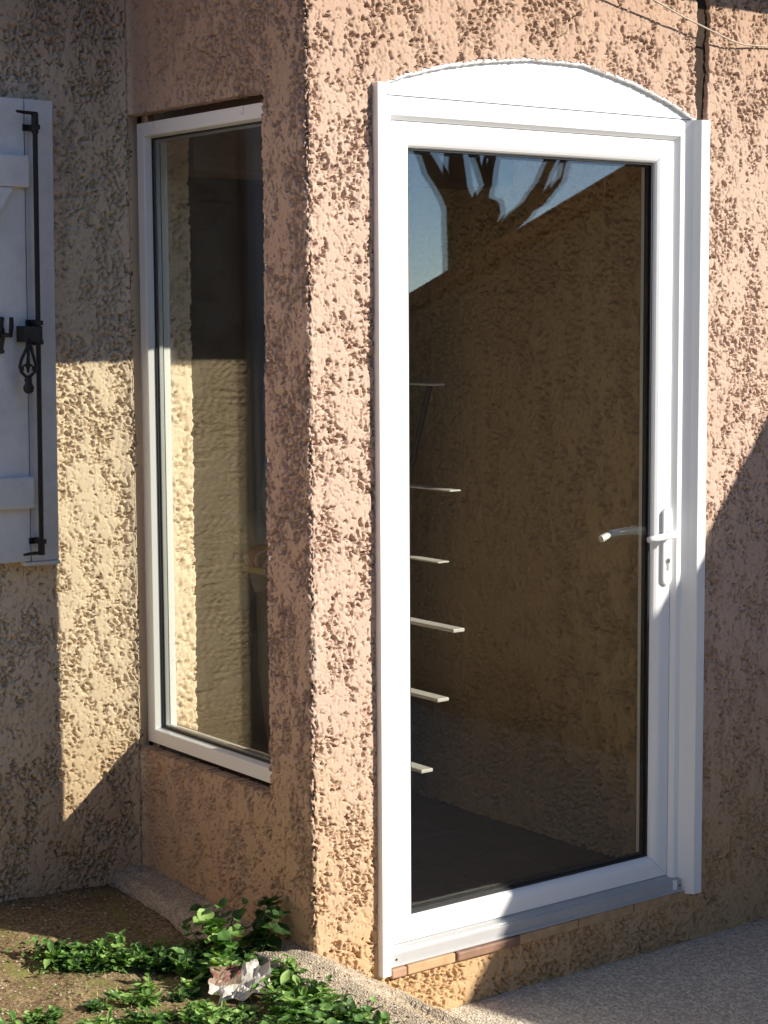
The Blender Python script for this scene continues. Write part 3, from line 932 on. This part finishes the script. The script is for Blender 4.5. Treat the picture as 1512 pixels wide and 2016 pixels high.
# ------------------------------------------------------------------ cable on the wall, upper right
cb = MB(); cb.tube([(0.70, -0.11, 2.575), (0.90, -0.075, 2.502), (1.065, -0.044, 2.446), (1.19, -0.036, 2.412), (1.31, -0.030, 2.385), (1.40, -0.018, 2.368), (1.46, -0.008, 2.364), (1.53, -0.003, 2.367), (1.75, -0.003, 2.376)], 0.0023, 6)
tag(cb.build('cable', M['cable'], None, smooth=True), 'thin pale cable sagging along the wall above the right end of the door', 'cable')

# ------------------------------------------------------------------ stepladder inside the porch
lad = thing('stepladder', 'grey stepladder standing inside behind the glass at its left edge', 'stepladder', (0, 0, 0))
LY0, LY1 = 0.30, 0.60
lx = lambda z: 0.712 + 0.30 * (z - 0.76)
for y in (0.66, 0.86):
    mb = MB(); mb.tube([(lx(0.0) - 0.03, y, 0.0), (lx(1.43) - 0.03, y, 1.43)], 0.009, 6); mb.build('rail', M['iron'], lad)
    mb = MB(); mb.tube([(lx(1.12) - 0.04, y, 1.14), (0.47, y, 0.0)], 0.009, 6); mb.build('rear_leg', M['iron'], lad)
for k, (z, th_) in enumerate(((0.402, 0.005), (0.590, 0.005), (0.775, 0.005), (0.945, 0.0022), (1.14, 0.0022), (1.43, 0.003))):
    box('tread', lx(z) - 0.04, lx(z), (LY0, LY0, LY0, 0.43, 0.45, 0.63)[k], 0.88, z - th_, z + th_, M['ladder'], lad, bevel=min(0.002, th_ * 0.6))

# ------------------------------------------------------------------ neighbouring annex on the right (outside the picture; it throws the sloping shadow and shows in the door glass)
annex = thing('annex', 'low roughcast annex with a sloping tiled roof right of the door', 'outbuilding')
XG = 2.685; Z0 = 2.763; SLP = 0.353; LEN = 3.08
def ann_pos(S, Z):
    P = np.zeros(S.shape + (3,)); N = np.zeros_like(P)
    P[..., 0] = XG + 0.02; P[..., 1] = -S; P[..., 2] = Z; N[..., 0] = -1
    return P, N
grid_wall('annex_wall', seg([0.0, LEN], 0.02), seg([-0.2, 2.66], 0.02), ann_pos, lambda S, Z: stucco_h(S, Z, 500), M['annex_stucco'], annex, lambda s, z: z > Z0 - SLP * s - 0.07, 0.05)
v = [(XG, 0.0, Z0), (XG, -LEN - 0.12, Z0 - SLP * (LEN + 0.05)), (5.6, -LEN - 0.12, Z0 - SLP * (LEN + 0.05)), (5.6, 0.0, Z0)]
v += [(x, y, z - 0.07) for (x, y, z) in v]
mesh_obj('annex_roof', v, [(0, 1, 2, 3), (7, 6, 5, 4), (0, 4, 5, 1), (1, 5, 6, 2), (2, 6, 7, 3), (3, 7, 4, 0)], M['roof_tile'], annex)
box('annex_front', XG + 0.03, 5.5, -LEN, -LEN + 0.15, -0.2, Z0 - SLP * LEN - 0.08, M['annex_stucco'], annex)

# ------------------------------------------------------------------ pollarded tree out in the garden, seen reflected in the door
tree = thing('pollarded_tree', 'bare pollarded tree with thick stubby limbs reflected in the door glass', 'tree', (4.99, -5.40, -0.2))
YT = 5.58
def P_(x, z, dy=0.0): return (x - 4.99, dy, z + 0.2)
mb = MB(); mb.tube([P_(4.99, -0.25), P_(4.98, 0.6), P_(4.985, 1.5), P_(4.975, 2.0), P_(4.965, 2.25), P_(4.955, 2.34)], [0.22, 0.15, 0.13, 0.13, 0.13, 0.07], 14)
mb.build('trunk', M['bark'], tree, smooth=True)
limbs = [([(4.95, 2.14), (4.87, 2.32), (4.76, 2.44), (4.62, 2.60), (4.50, 2.82), (4.46, 3.0)], [0.10, 0.075, 0.06, 0.055, 0.05, 0.03], 0.1),
         ([(4.96, 2.24), (4.93, 2.42), (4.915, 2.66), (4.90, 2.95), (4.93, 3.2)], [0.12, 0.075, 0.065, 0.06, 0.035], -0.05),
         ([(4.99, 2.22), (5.08, 2.33), (5.15, 2.45), (5.20, 2.64), (5.22, 2.9), (5.28, 3.1)], [0.09, 0.055, 0.042, 0.04, 0.036, 0.02], 0.0),
         ([(5.0, 2.12), (5.15, 2.21), (5.26, 2.30), (5.29, 2.34)], [0.11, 0.085, 0.07, 0.045], -0.15),
         ([(5.0, 2.08), (5.25, 2.15), (5.44, 2.29), (5.56, 2.45), (5.63, 2.64), (5.68, 2.95)], [0.09, 0.075, 0.06, 0.05, 0.045, 0.025], 0.12),
         ([(5.44, 2.29), (5.60, 2.36), (5.72, 2.50), (5.80, 2.72)], [0.05, 0.035, 0.03, 0.02], 0.12)]
random.seed(11)
for L, Rr, dy in limbs:
    mb = MB(); pts = []
    for i in range(len(L) - 1):
        for t in (0, 0.5):
            x = L[i][0] * (1 - t) + L[i + 1][0] * t; z = L[i][1] * (1 - t) + L[i + 1][1] * t
            pts.append((P_(x + random.uniform(-.012, .012), z, dy * i / len(L) + random.uniform(-.01, .01)), (Rr[i] * (1 - t) + Rr[i + 1] * t) * random.uniform(0.80, 1.0)))
    pts.append((P_(L[-1][0], L[-1][1], dy), Rr[-1]))
    mb.tube([p for p, _ in pts], [r for _, r in pts], 10)
    mb.build('limb', M['bark'], tree, smooth=True)
    tw = MB()
    for q in range(7):
        e_ = pts[-1][0]; a_ = random.uniform(0, 6.28); rr_ = random.uniform(0.10, 0.38)
        zt = max(e_[2] + 0.15, 3.35 + random.uniform(-0.25, 0.15))
        tw.tube([e_, (e_[0] + math.cos(a_) * rr_ * 0.5, e_[1] + math.sin(a_) * rr_ * 0.5, e_[2] + (zt - e_[2]) * 0.45), (e_[0] + math.cos(a_) * rr_, e_[1] + math.sin(a_) * rr_, zt)], [0.011, 0.009, 0.005], 6)
    tw = tw.build('twigs', M['bark'], tree, smooth=True); tw['kind'] = 'stuff'

# ------------------------------------------------------------------ unseen bounce wall added on the left (outside the picture, sunlit; it warms the shade of the side wall)
gw = thing('bounce_wall', 'long pale wall added out of view to bounce warm light onto the side wall', 'wall', (-7.0, 1.5, 0))
box('wall_face', -0.2, 0.0, -4.0, 2.5, -0.3, 3.0, M['stucco'], gw)
box('coping', -0.24, 0.04, -4.02, 2.52, 3.0, 3.06, M['curb'], gw, bevel=0.01)

# unseen dark leafy screen added behind the viewpoint (closes off the low sky in front of the house)
hg = thing('sky_screen', 'tall dark leafy screen added behind the viewer to block the low sky', 'sky_screen', (0, 0, 0))
S_, Z_ = np.meshgrid(seg([-9.0, 2.2], 0.12), seg([-0.3, 3.7], 0.12), indexing='ij')
hy = -7.0 + 0.35 * fbm(S_ / 0.8, Z_ / 0.8, 3, 700) + 0.10 * perlin(S_ / 0.15, Z_ / 0.15, 701)
Vh = np.stack([S_, hy, Z_ + 0.15 * fbm(S_ / 0.5, hy, 2, 702)], -1).reshape(-1, 3)
n0, n1 = S_.shape; ix = np.arange(n0 * n1).reshape(n0, n1)
Qh = np.stack([ix[:-1, :-1], ix[:-1, 1:], ix[1:, 1:], ix[1:, :-1]], -1).reshape(-1, 4)
fast_mesh('foliage', Vh, Qh, M['leaf_dark'], hg)
box('inner_wood', -8.8, 2.0, -8.2, -7.35, -0.3, 3.4, M['bark'], hg)


# ------------------------------------------------------------------ weeds
def leaf_data(name, kind, mat):
    """a leaf one unit long, lying along +Y, folded along the midrib, toothed or round"""
    N_ = 9; v = []; f = []
    for i in range(N_ + 1):
        t = i / N_
        if kind == 'ovate': wd = 0.36 * math.sin(math.pi * min(1, t ** 0.75)) * (1.0 if i % 2 else 0.84)
        elif kind == 'round': wd = 0.52 * math.sqrt(max(0, 1 - (2 * t - 1) ** 2)) * (1.0 if i % 2 else 0.93)
        else: wd = 0.20 * math.sin(math.pi * t)
        y = t - (0.10 if kind == 'round' and 0 < i < 3 else 0.0)
        z = -0.22 * t * t + 0.05 * math.sin(t * 9)
        cup = 0.16 * wd / 0.4
        v += [(-wd, y - (0.08 if kind == 'round' and i == 0 else 0), z + cup), (-wd * 0.5, y, z + cup * 0.35), (0, y, z), (wd * 0.5, y, z + cup * 0.35), (wd, y, z + cup)]
    for i in range(N_):
        for k in range(4): f.append((5 * i + k, 5 * i + k + 1, 5 * i + 5 + k + 1, 5 * i + 5 + k))
    me = bpy.data.meshes.new(name); me.from_pydata(v, [], f)
    me.polygons.foreach_set('use_smooth', [True] * len(f)); me.materials.append(mat); me.update()
    return me


LEAF = {(k, m): leaf_data('leaf', k, M[m]) for k in ('ovate', 'round', 'narrow') for m in ('leaf', 'leaf_pale', 'leaf_dark')}


def soil_h(x, y): return float(soil_z(np.array([[x]]), np.array([[y]]))[0, 0])


def sprig(x, y, h, nst, kind, mats, size, spread):
    """stems and leaf transforms of one plant, local to its root"""
    stems = []; leaves = []
    for k in range(nst):
        a = random.uniform(0, 6.28); sp = random.uniform(0.15, spread); hh = h * random.uniform(0.6, 1.05)
        pts = [Vector((0, 0, 0))]
        for i in range(1, 5):
            t = i / 4
            pts.append(Vector((math.cos(a) * sp * hh * t ** 1.4, math.sin(a) * sp * hh * t ** 1.4, hh * (t - 0.25 * sp * t * t))) + Vector((random.uniform(-1, 1), random.uniform(-1, 1), 0)) * 0.006)
        stems.append(pts)
        for i in range(1, 5):
            for q in range(2 if i < 4 else 3):
                L = size * random.uniform(0.55, 1.3) * (1.0 if i > 1 else 1.1)
                az_ = a + q * math.pi + (i % 2) * 1.5 + random.uniform(-0.6, 0.6)
                mm = Matrix.Translation(pts[i]) @ Matrix.Rotation(az_, 4, 'Z') @ Matrix.Rotation(random.uniform(-0.25, 0.85), 4, 'X') @ Matrix.Rotation(random.uniform(-0.45, 0.45), 4, 'Y') @ Matrix.Diagonal((L * random.uniform(0.85, 1.15), L, L, 1))
                leaves.append((kind, random.choice(mats), mm))
    return stems, leaves


def weed(x, y, h, nst, kind, mats, size, label, spread=0.6):
    g = thing('weed_plant', label, 'weed', (x, y, soil_h(x, y) - 0.004), random.uniform(0, 6.28), 'green weeds growing along the curb')
    stems, leaves = sprig(x, y, h, nst, kind, mats, size, spread)
    st = MB()
    for pts in stems: st.tube(pts, [0.0021, 0.0018, 0.0015, 0.0012, 0.0008], 5)
    for kd, mt, mm in leaves:
        o = bpy.data.objects.new('leaf', LEAF[(kd, mt)]); COL.objects.link(o); o.parent = g; o.matrix_local = mm
    st.build('stem', M['stem'], g, smooth=True)


def weed_mat(name, label, plants):
    """a tangle nobody could count: many plants in one object"""
    V = []; Q = []; MI = []; off = 0
    names = ['leaf', 'leaf_pale', 'leaf_dark', 'stem']
    for (x, y, h, nst, kind, mats, size, spread) in plants:
        stems, leaves = sprig(x, y, h, nst, kind, mats, size, spread)
        base = Matrix.Translation((x, y, soil_h(x, y) - 0.004)) @ Matrix.Rotation(random.uniform(0, 6.28), 4, 'Z')
        for kd, mt, mm in leaves:
            me = LEAF[(kd, mt)]; T = np.array(base @ mm)
            co = np.empty(len(me.vertices) * 3); me.vertices.foreach_get('co', co); co = co.reshape(-1, 3) @ T[:3, :3].T + T[:3, 3]
            lv = np.empty(len(me.polygons) * 4, dtype=np.int32); me.loops.foreach_get('vertex_index', lv)
            V.append(co); Q.append(lv.reshape(-1, 4) + off); off += len(co); MI += [names.index(mt)] * (len(lv) // 4)
        for pts in stems:
            v, f = tube(pts, [0.0021, 0.0018, 0.0015, 0.0012, 0.0008], 4, False)
            co = np.array([tuple(base @ p) for p in v]); V.append(co); Q.append(np.array(f) + off); off += len(co); MI += [3] * len(f)
    o = fast_mesh(name, np.concatenate(V), np.concatenate(Q), [M[k] for k in names])
    o.data.polygons.foreach_set('material_index', MI)
    return tag(o, label, 'ground cover', kind='stuff')


random.seed(21)
WR = Vector((-0.222, -0.020, 0))
kinds = [('ovate', ['leaf', 'leaf', 'leaf_dark'], 0.027), ('ovate', ['leaf', 'leaf_pale'], 0.021), ('round', ['leaf', 'leaf_pale'], 0.020), ('ovate', ['leaf_dark', 'leaf'], 0.031), ('narrow', ['leaf_pale', 'leaf'], 0.040)]
weed(-0.150, 0.215, 0.175, 7, 'ovate', ['leaf_dark', 'leaf'], 0.038, 'tall dark-leaved weed, tallest of the clump against the curb', 0.55)
weed(-0.170, 0.130, 0.145, 6, 'round', ['leaf_pale', 'leaf'], 0.032, 'pale round-leaved weed in front of the tall dark one by the curb', 0.6)
weed(-0.090, 0.110, 0.170, 5, 'round', ['leaf_dark'], 0.042, 'dark round-leaved weed leaning over the curb in the shade', 0.45)
weed(-0.200, 0.045, 0.066, 3, 'round', ['leaf_pale'], 0.036, 'low bright weed with large round leaves just above the torn wrapper', 0.8)
weed(-0.470, 0.440, 0.055, 6, 'ovate', ['leaf', 'leaf_dark'], 0.022, 'small weed at the far left tip of the green patch', 0.9)
weed(-0.335, 0.370, 0.075, 6, 'ovate', ['leaf', 'leaf_pale'], 0.022, 'bushy weed in the middle of the left arm of the patch', 0.8)
weed(-0.115, -0.190, 0.085, 6, 'ovate', ['leaf', 'leaf_dark'], 0.022, 'weed rising beside the curb right of the torn wrapper', 0.7)
weed(-0.115, -0.060, 0.105, 3, 'round', ['leaf_pale'], 0.016, 'slender sprig with tiny pale leaves between the wrapper and the curb', 0.4)
weed(-0.110, -0.370, 0.070, 6, 'ovate', ['leaf', 'leaf_dark'], 0.024, 'weed at the right end of the row, nearest the door', 0.8)


def clear(x, y):
    """keep the wrapper itself open to the yard side"""
    d = Vector((x, y, 0)) - WR; t = Vector((-0.55, -0.83, 0)); al = d.dot(t); ac = (d - t * al).length
    return not (-0.055 < al < 0.10 and ac < 0.062)


pl = []
while len(pl) < 84:
    y = random.uniform(-0.78, 0.26); x = -0.112 - abs(random.gauss(0, 0.10))
    if not clear(x, y): continue
    k = random.choice(kinds); pl.append((x, y, random.uniform(0.04, 0.078), 5, k[0], k[1], k[2], 0.9))
weed_mat('weed_bed', 'crowded small green weeds along the foot of the curb', pl)
pl = []
for i in range(26):
    t = random.random()
    x = -0.20 - 0.29 * t + random.uniform(-0.03, 0.03); y = 0.19 + 0.25 * t + random.uniform(-0.055, 0.045)
    k = random.choice(kinds); pl.append((x, y, random.uniform(0.03, 0.062), 5, k[0], k[1], k[2] * 0.9, 1.0))
weed_mat('weed_patch', 'low patch of green weeds spreading left over the soil', pl)
pl = []
while len(pl) < 60:
    x = random.uniform(-0.78, -0.22); y = random.uniform(-0.34, 0.12)
    if not clear(x, y): continue
    k = random.choice(kinds); pl.append((x, y, random.uniform(0.012, 0.040), 4, k[0], k[1], k[2] * 0.78, 1.3))
weed_mat('weed_seedlings', 'tiny sparse weeds on the sunlit soil in front', pl)


def scatter_leaves(name, pts, size, mat, kind):
    V = []; F = []
    for (x, y, z) in pts:
        L = size * random.uniform(0.6, 1.4); a = random.uniform(0, 6.28); ti = random.uniform(-0.5, 0.5)
        n = len(V); w_ = {'w': 0.38, 'n': 0.12, 'p': 0.55}[kind]
        loc = [(0, 0, 0), (-w_, 0.5, 0.12), (0, 0.5, 0.02), (w_, 0.5, 0.12), (0, 1, -0.05 if kind != 'n' else 0.7)]
        ca, sa = math.cos(a), math.sin(a)
        for (u, v_, q) in loc:
            X = u * L; Y = v_ * L; Zz = q * L + v_ * L * ti
            V.append((x + ca * X - sa * Y, y + sa * X + ca * Y, z + Zz))
        F += [(n, n + 2, n + 1), (n, n + 3, n + 2), (n + 1, n + 2, n + 4), (n + 2, n + 3, n + 4)]
    me = bpy.data.meshes.new(name); me.from_pydata(V, [], F); me.update()
    return link(name, me, mat)


pts = []
for i in range(2600):
    if random.random() < 0.6:
        y = random.uniform(-0.80, 0.34); x = -0.115 - abs(random.gauss(0, 0.065))
    else:
        t = random.random(); x = -0.15 - 0.36 * t + random.gauss(0, 0.03); y = 0.20 + 0.24 * t + random.gauss(0, 0.045)
    if clear(x, y): pts.append((x, y, soil_h(x, y) + random.uniform(0.002, 0.028)))
tag(scatter_leaves('undergrowth', pts, 0.013, M['leaf'], 'w'), 'matted small leaves under the weeds along the curb', 'ground cover', kind='stuff')
pts = []
for i in range(1500):
    x = random.uniform(-0.80, -0.13); y = random.uniform(-0.55, 0.30)
    if fbm(np.array([x / 0.12]), np.array([y / 0.12]), 2, 77)[0] < -0.02: continue
    pts.append((x, y, soil_h(x, y) + random.uniform(0.0, 0.004)))
tag(scatter_leaves('creeping_greenery', pts, 0.009, M['leaf_pale'], 'w'), 'thin creeping greenery on the sunlit soil', 'ground cover', kind='stuff')
M['straw'] = mat_simple('dry_straw', (0.42, 0.31, 0.16), 0.8, 0.2, 0.25)
pts = []
for i in range(1100):
    x = random.uniform(-1.1, -0.12); y = random.uniform(-0.6, 0.78)
    pts.append((x, y, soil_h(x, y) + random.uniform(0.0, 0.003)))
tag(scatter_leaves('dry_litter', pts, 0.011, M['straw'], 'n'), 'scraps of dry straw and leaf litter on the soil', 'litter', kind='stuff')


def pebbles(name, n, fx, size, mat, zf):
    V = []; F = []
    for i in range(n):
        x, y = fx(); r = size * random.uniform(0.4, 1.5) ; z = zf(x, y) + r * 0.15; k = len(V)
        q = [r * random.uniform(0.7, 1.2) for _ in range(6)]
        a = random.uniform(0, 3); c, s2 = math.cos(a), math.sin(a)
        for (dx, dy, dz) in ((q[0], 0, 0), (-q[1], 0, 0), (0, q[2], 0), (0, -q[3], 0), (0, 0, q[4] * 0.6), (0, 0, -q[5] * 0.5)):
            V.append((x + c * dx - s2 * dy, y + s2 * dx + c * dy, z + dz))
        for t in ((0, 2, 4), (2, 1, 4), (1, 3, 4), (3, 0, 4), (2, 0, 5), (1, 2, 5), (3, 1, 5), (0, 3, 5)): F.append(tuple(k + j for j in t))
    me = bpy.data.meshes.new(name); me.from_pydata(V, [], F); me.update()
    return link(name, me, mat)


M['pebble'] = mat_simple('pale_grit', (0.40, 0.34, 0.26), 0.85, 0.2, 0.3, 60)
tag(pebbles('grit', 1500, lambda: (random.uniform(-1.1, -0.12), random.uniform(-0.6, 0.8)), 0.0035, M['pebble'], soil_h), 'pale grit scattered over the soil', 'grit', kind='stuff')
tag(pebbles('loose_gravel', 900, lambda: (random.uniform(0.34, 1.9), random.uniform(-0.8, -0.02)), 0.003, M['pebble'], lambda x, y: -0.135 - 0.004 * x), 'loose fine gravel on the pavement by the step', 'gravel', kind='stuff')

# ------------------------------------------------------------------ torn wrapper among the weeds
mw, n = new_mat('white_paper'); c = coords(n)
principled(n, ramp(n, noise(n, 50, 3, 0.6, c), [(0.3, (0.40, 0.37, 0.32)), (0.7, (0.60, 0.57, 0.51))]), 0.6, 0.3)
mr_, n = new_mat('brown_red_print'); c = coords(n)
principled(n, ramp(n, noise(n, 24, 3, 0.6, c), [(0.46, (0.26, 0.19, 0.13)), (0.60, (0.20, 0.06, 0.055))]), 0.5, 0.4)
nu, nv = 22, 16
U, Vv = np.meshgrid(np.linspace(-0.5, 0.5, nu), np.linspace(-0.5, 0.5, nv), indexing='ij')
cr = np.abs(fbm(U * 2.6, Vv * 2.6, 2, 901)) * 0.034 + np.abs(fbm(U * 6, Vv * 6, 1, 902)) * 0.006
sh_ = 1 - 0.32 * np.abs(perlin(U * 2.2, Vv * 2.2, 903))
X = U * 0.150 * sh_; Y = Vv * 0.125 * sh_; Z = cr + 0.030 * np.abs(U + 0.1) + 0.012 * Vv
Vw = np.stack([X, Y, Z], -1).reshape(-1, 3); ix = np.arange(nu * nv).reshape(nu, nv)
Qw = np.stack([ix[:-1, :-1], ix[1:, :-1], ix[1:, 1:], ix[:-1, 1:]], -1)
ku = (U[:-1, :-1] < 0.02) & (Vv[:-1, :-1] > -0.05)
keep = ~((U[:-1, :-1] > 0.30) & (Vv[:-1, :-1] > 0.22)) & ~((U[:-1, :-1] < -0.38) & (Vv[:-1, :-1] < -0.25))
wr = mesh_obj('torn_wrapper', Vw, [tuple(q) for q in Qw[keep]], [mw, mr_], None, smooth=False, mi=ku[keep].astype(int).tolist())
sm = wr.modifiers.new('thickness', 'SOLIDIFY'); sm.thickness = 0.0006
wr.location = (WR.x, WR.y, soil_h(WR.x, WR.y) + 0.022)
wr.rotation_euler = (math.radians(20), math.radians(-6), math.radians(-34))
tag(wr, 'crumpled torn white paper wrapper with a brown and red printed side, lying in the weeds', 'wrapper')

# ------------------------------------------------------------------ person standing inside, mostly hidden behind the wall between window and door
M['skin'] = mat_simple('skin', (0.44, 0.27, 0.19), 0.5, 0.4, 0.06)
M['sweater'] = mat_simple('grey_sweater', (0.30, 0.30, 0.31), 0.9, 0.2, 0.08, 60, 300, 0.001)
M['trousers'] = mat_simple('grey_trousers', (0.32, 0.31, 0.28), 0.9, 0.2, 0.1, 60, 300, 0.001)
M['hair'] = mat_simple('dark_hair', (0.03, 0.022, 0.016), 0.6, 0.3, 0.2, 80)
M['yellow'] = mat_simple('pale_yellow_plastic', (0.50, 0.44, 0.20), 0.5, 0.4, 0.05)


def skin_mesh(name, verts, edges, radii, mat, parent=None, root=0, levels=2):
    me = bpy.data.meshes.new(name); me.from_pydata([tuple(v) for v in verts], edges, []); me.update()
    o = link(name, me, mat, parent)
    md = o.modifiers.new('skin', 'SKIN'); md.use_smooth_shade = True
    for i, r in enumerate(radii):
        sv = me.skin_vertices[0].data[i]; sv.radius = (r, r) if isinstance(r, (int, float)) else r; sv.use_root = (i == root)
    sd = o.modifiers.new('subdivision', 'SUBSURF'); sd.levels = levels; sd.render_levels = levels
    dg = bpy.context.evaluated_depsgraph_get(); dg.update()
    ev = bpy.data.meshes.new_from_object(o.evaluated_get(dg))
    ev.name = name
    o.modifiers.clear(); o.data = ev
    if not ev.materials: ev.materials.append(mat)
    return o


px, py = 0.835, 1.27
S = [(px, py, 0.95), (px + .01, py, 1.08), (px + .04, py, 1.24), (px + .06, py, 1.38), (px + .05, py, 1.47), (px + .03, py, 1.53), (px - .01, py, 1.61), (px - .02, py, 1.70),
     (px + .06, py - .17, 1.40), (px + .03, py - .22, 1.13), (px - .135, py - .13, .975), (px - .19, py - .095, .925),
     (px + .06, py + .17, 1.40), (px + .08, py + .21, 1.12), (px + .02, py + .20, .89), (px, py + .20, .80),
     (px, py - .09, .90), (px - .02, py - .10, .50), (px + .02, py - .10, .09), (px - .10, py - .11, .03),
     (px, py + .09, .90), (px - .02, py + .10, .50), (px + .02, py + .10, .09), (px - .10, py + .11, .03)]
Ed = [(0, 1), (1, 2), (2, 3), (3, 4), (4, 5), (5, 6), (6, 7), (3, 8), (8, 9), (9, 10), (10, 11), (3, 12), (12, 13), (13, 14), (14, 15), (0, 16), (16, 17), (17, 18), (18, 19), (0, 20), (20, 21), (21, 22), (22, 23)]
Rd = [.13, .12, .13, .12, .055, .055, .085, .075, .055, .042, .028, .030, .055, .042, .028, .030, .085, .058, .04, .035, .085, .058, .04, .035]
person = skin_mesh('person', S, Ed, Rd, M['skin'])
tag(person, 'person in a grey sweater standing inside, one hand at the tall side window', 'person')
cl = list(range(10)) ; SW = [S[i] for i in (0, 1, 2, 3, 8, 9, 10, 12, 13, 14)]
skin_mesh('sweater', SW, [(0, 1), (1, 2), (2, 3), (3, 4), (4, 5), (5, 6), (3, 7), (7, 8), (8, 9)], [.145, .136, .146, .132, .068, .054, .038, .068, .054, .038], M['sweater'], person)
TR = [S[i] for i in (0, 16, 17, 18, 20, 21, 22)]
skin_mesh('trousers', TR, [(0, 1), (1, 2), (2, 3), (0, 4), (4, 5), (5, 6)], [.138, .10, .072, .058, .10, .072, .058], M['trousers'], person)
skin_mesh('hair', [(px + .02, py, 1.62), (px + .01, py, 1.70), (px - .02, py, 1.755)], [(0, 1), (1, 2)], [.085, .088, .05], M['hair'], person)
# fingers curled round the strip
hx, hy, hz = px - .205, py - .085, .915
for k, (dy, ln) in enumerate(((-.027, .9), (-.009, 1.0), (.010, .95), (.027, .75))):
    b = Vector((hx, hy + dy, hz + .004)); 
    skin_mesh('finger', [b + Vector((.03, 0, .012)), b, b + Vector((-.030 * ln, 0, -.010)), b + Vector((-.042 * ln, 0, -.036 * ln)), b + Vector((-.026 * ln, 0, -.056 * ln))], [(0, 1), (1, 2), (2, 3), (3, 4)], [.010, .0098, .009, .0082, .007], M['skin'], person, 0, 1)
b = Vector((hx + .02, hy - .03, hz - .004))
skin_mesh('thumb', [b + Vector((.02, .012, 0)), b + Vector((0, -.006, -.012)), b + Vector((-.022, .002, -.036)), b + Vector((-.030, .014, -.056))], [(0, 1), (1, 2), (2, 3)], [.013, .0115, .0105, .008], M['skin'], person, 0, 1)
ys = MB(); ys.box(hx - .034, hx - .026, hy - .07, hy + .05, hz - .066, hz - .048)
tag(ys.build('yellow_strip', M['yellow'], None, bevel=0.001), 'small yellow strip held in the hand behind the side window', 'strip')


def curb_top(x, y): return 0.102 - 0.030 * float(np.clip((0.0 - y) / 0.25, 0, 1)) ** 2 * (3 - 2 * float(np.clip((0.0 - y) / 0.25, 0, 1))) - 0.55 * max(x, 0.0) - 0.002
M['sand_grit'] = mat_simple('sandy_grit', (0.42, 0.33, 0.22), 0.9, 0.2, 0.35, 60)
tag(pebbles('curb_grit', 700, lambda: (random.uniform(-0.095, 0.16), random.uniform(-0.75, -0.01)), 0.0042, M['sand_grit'], curb_top), 'sandy grit lying on the worn curb by the house corner', 'grit', kind='stuff')
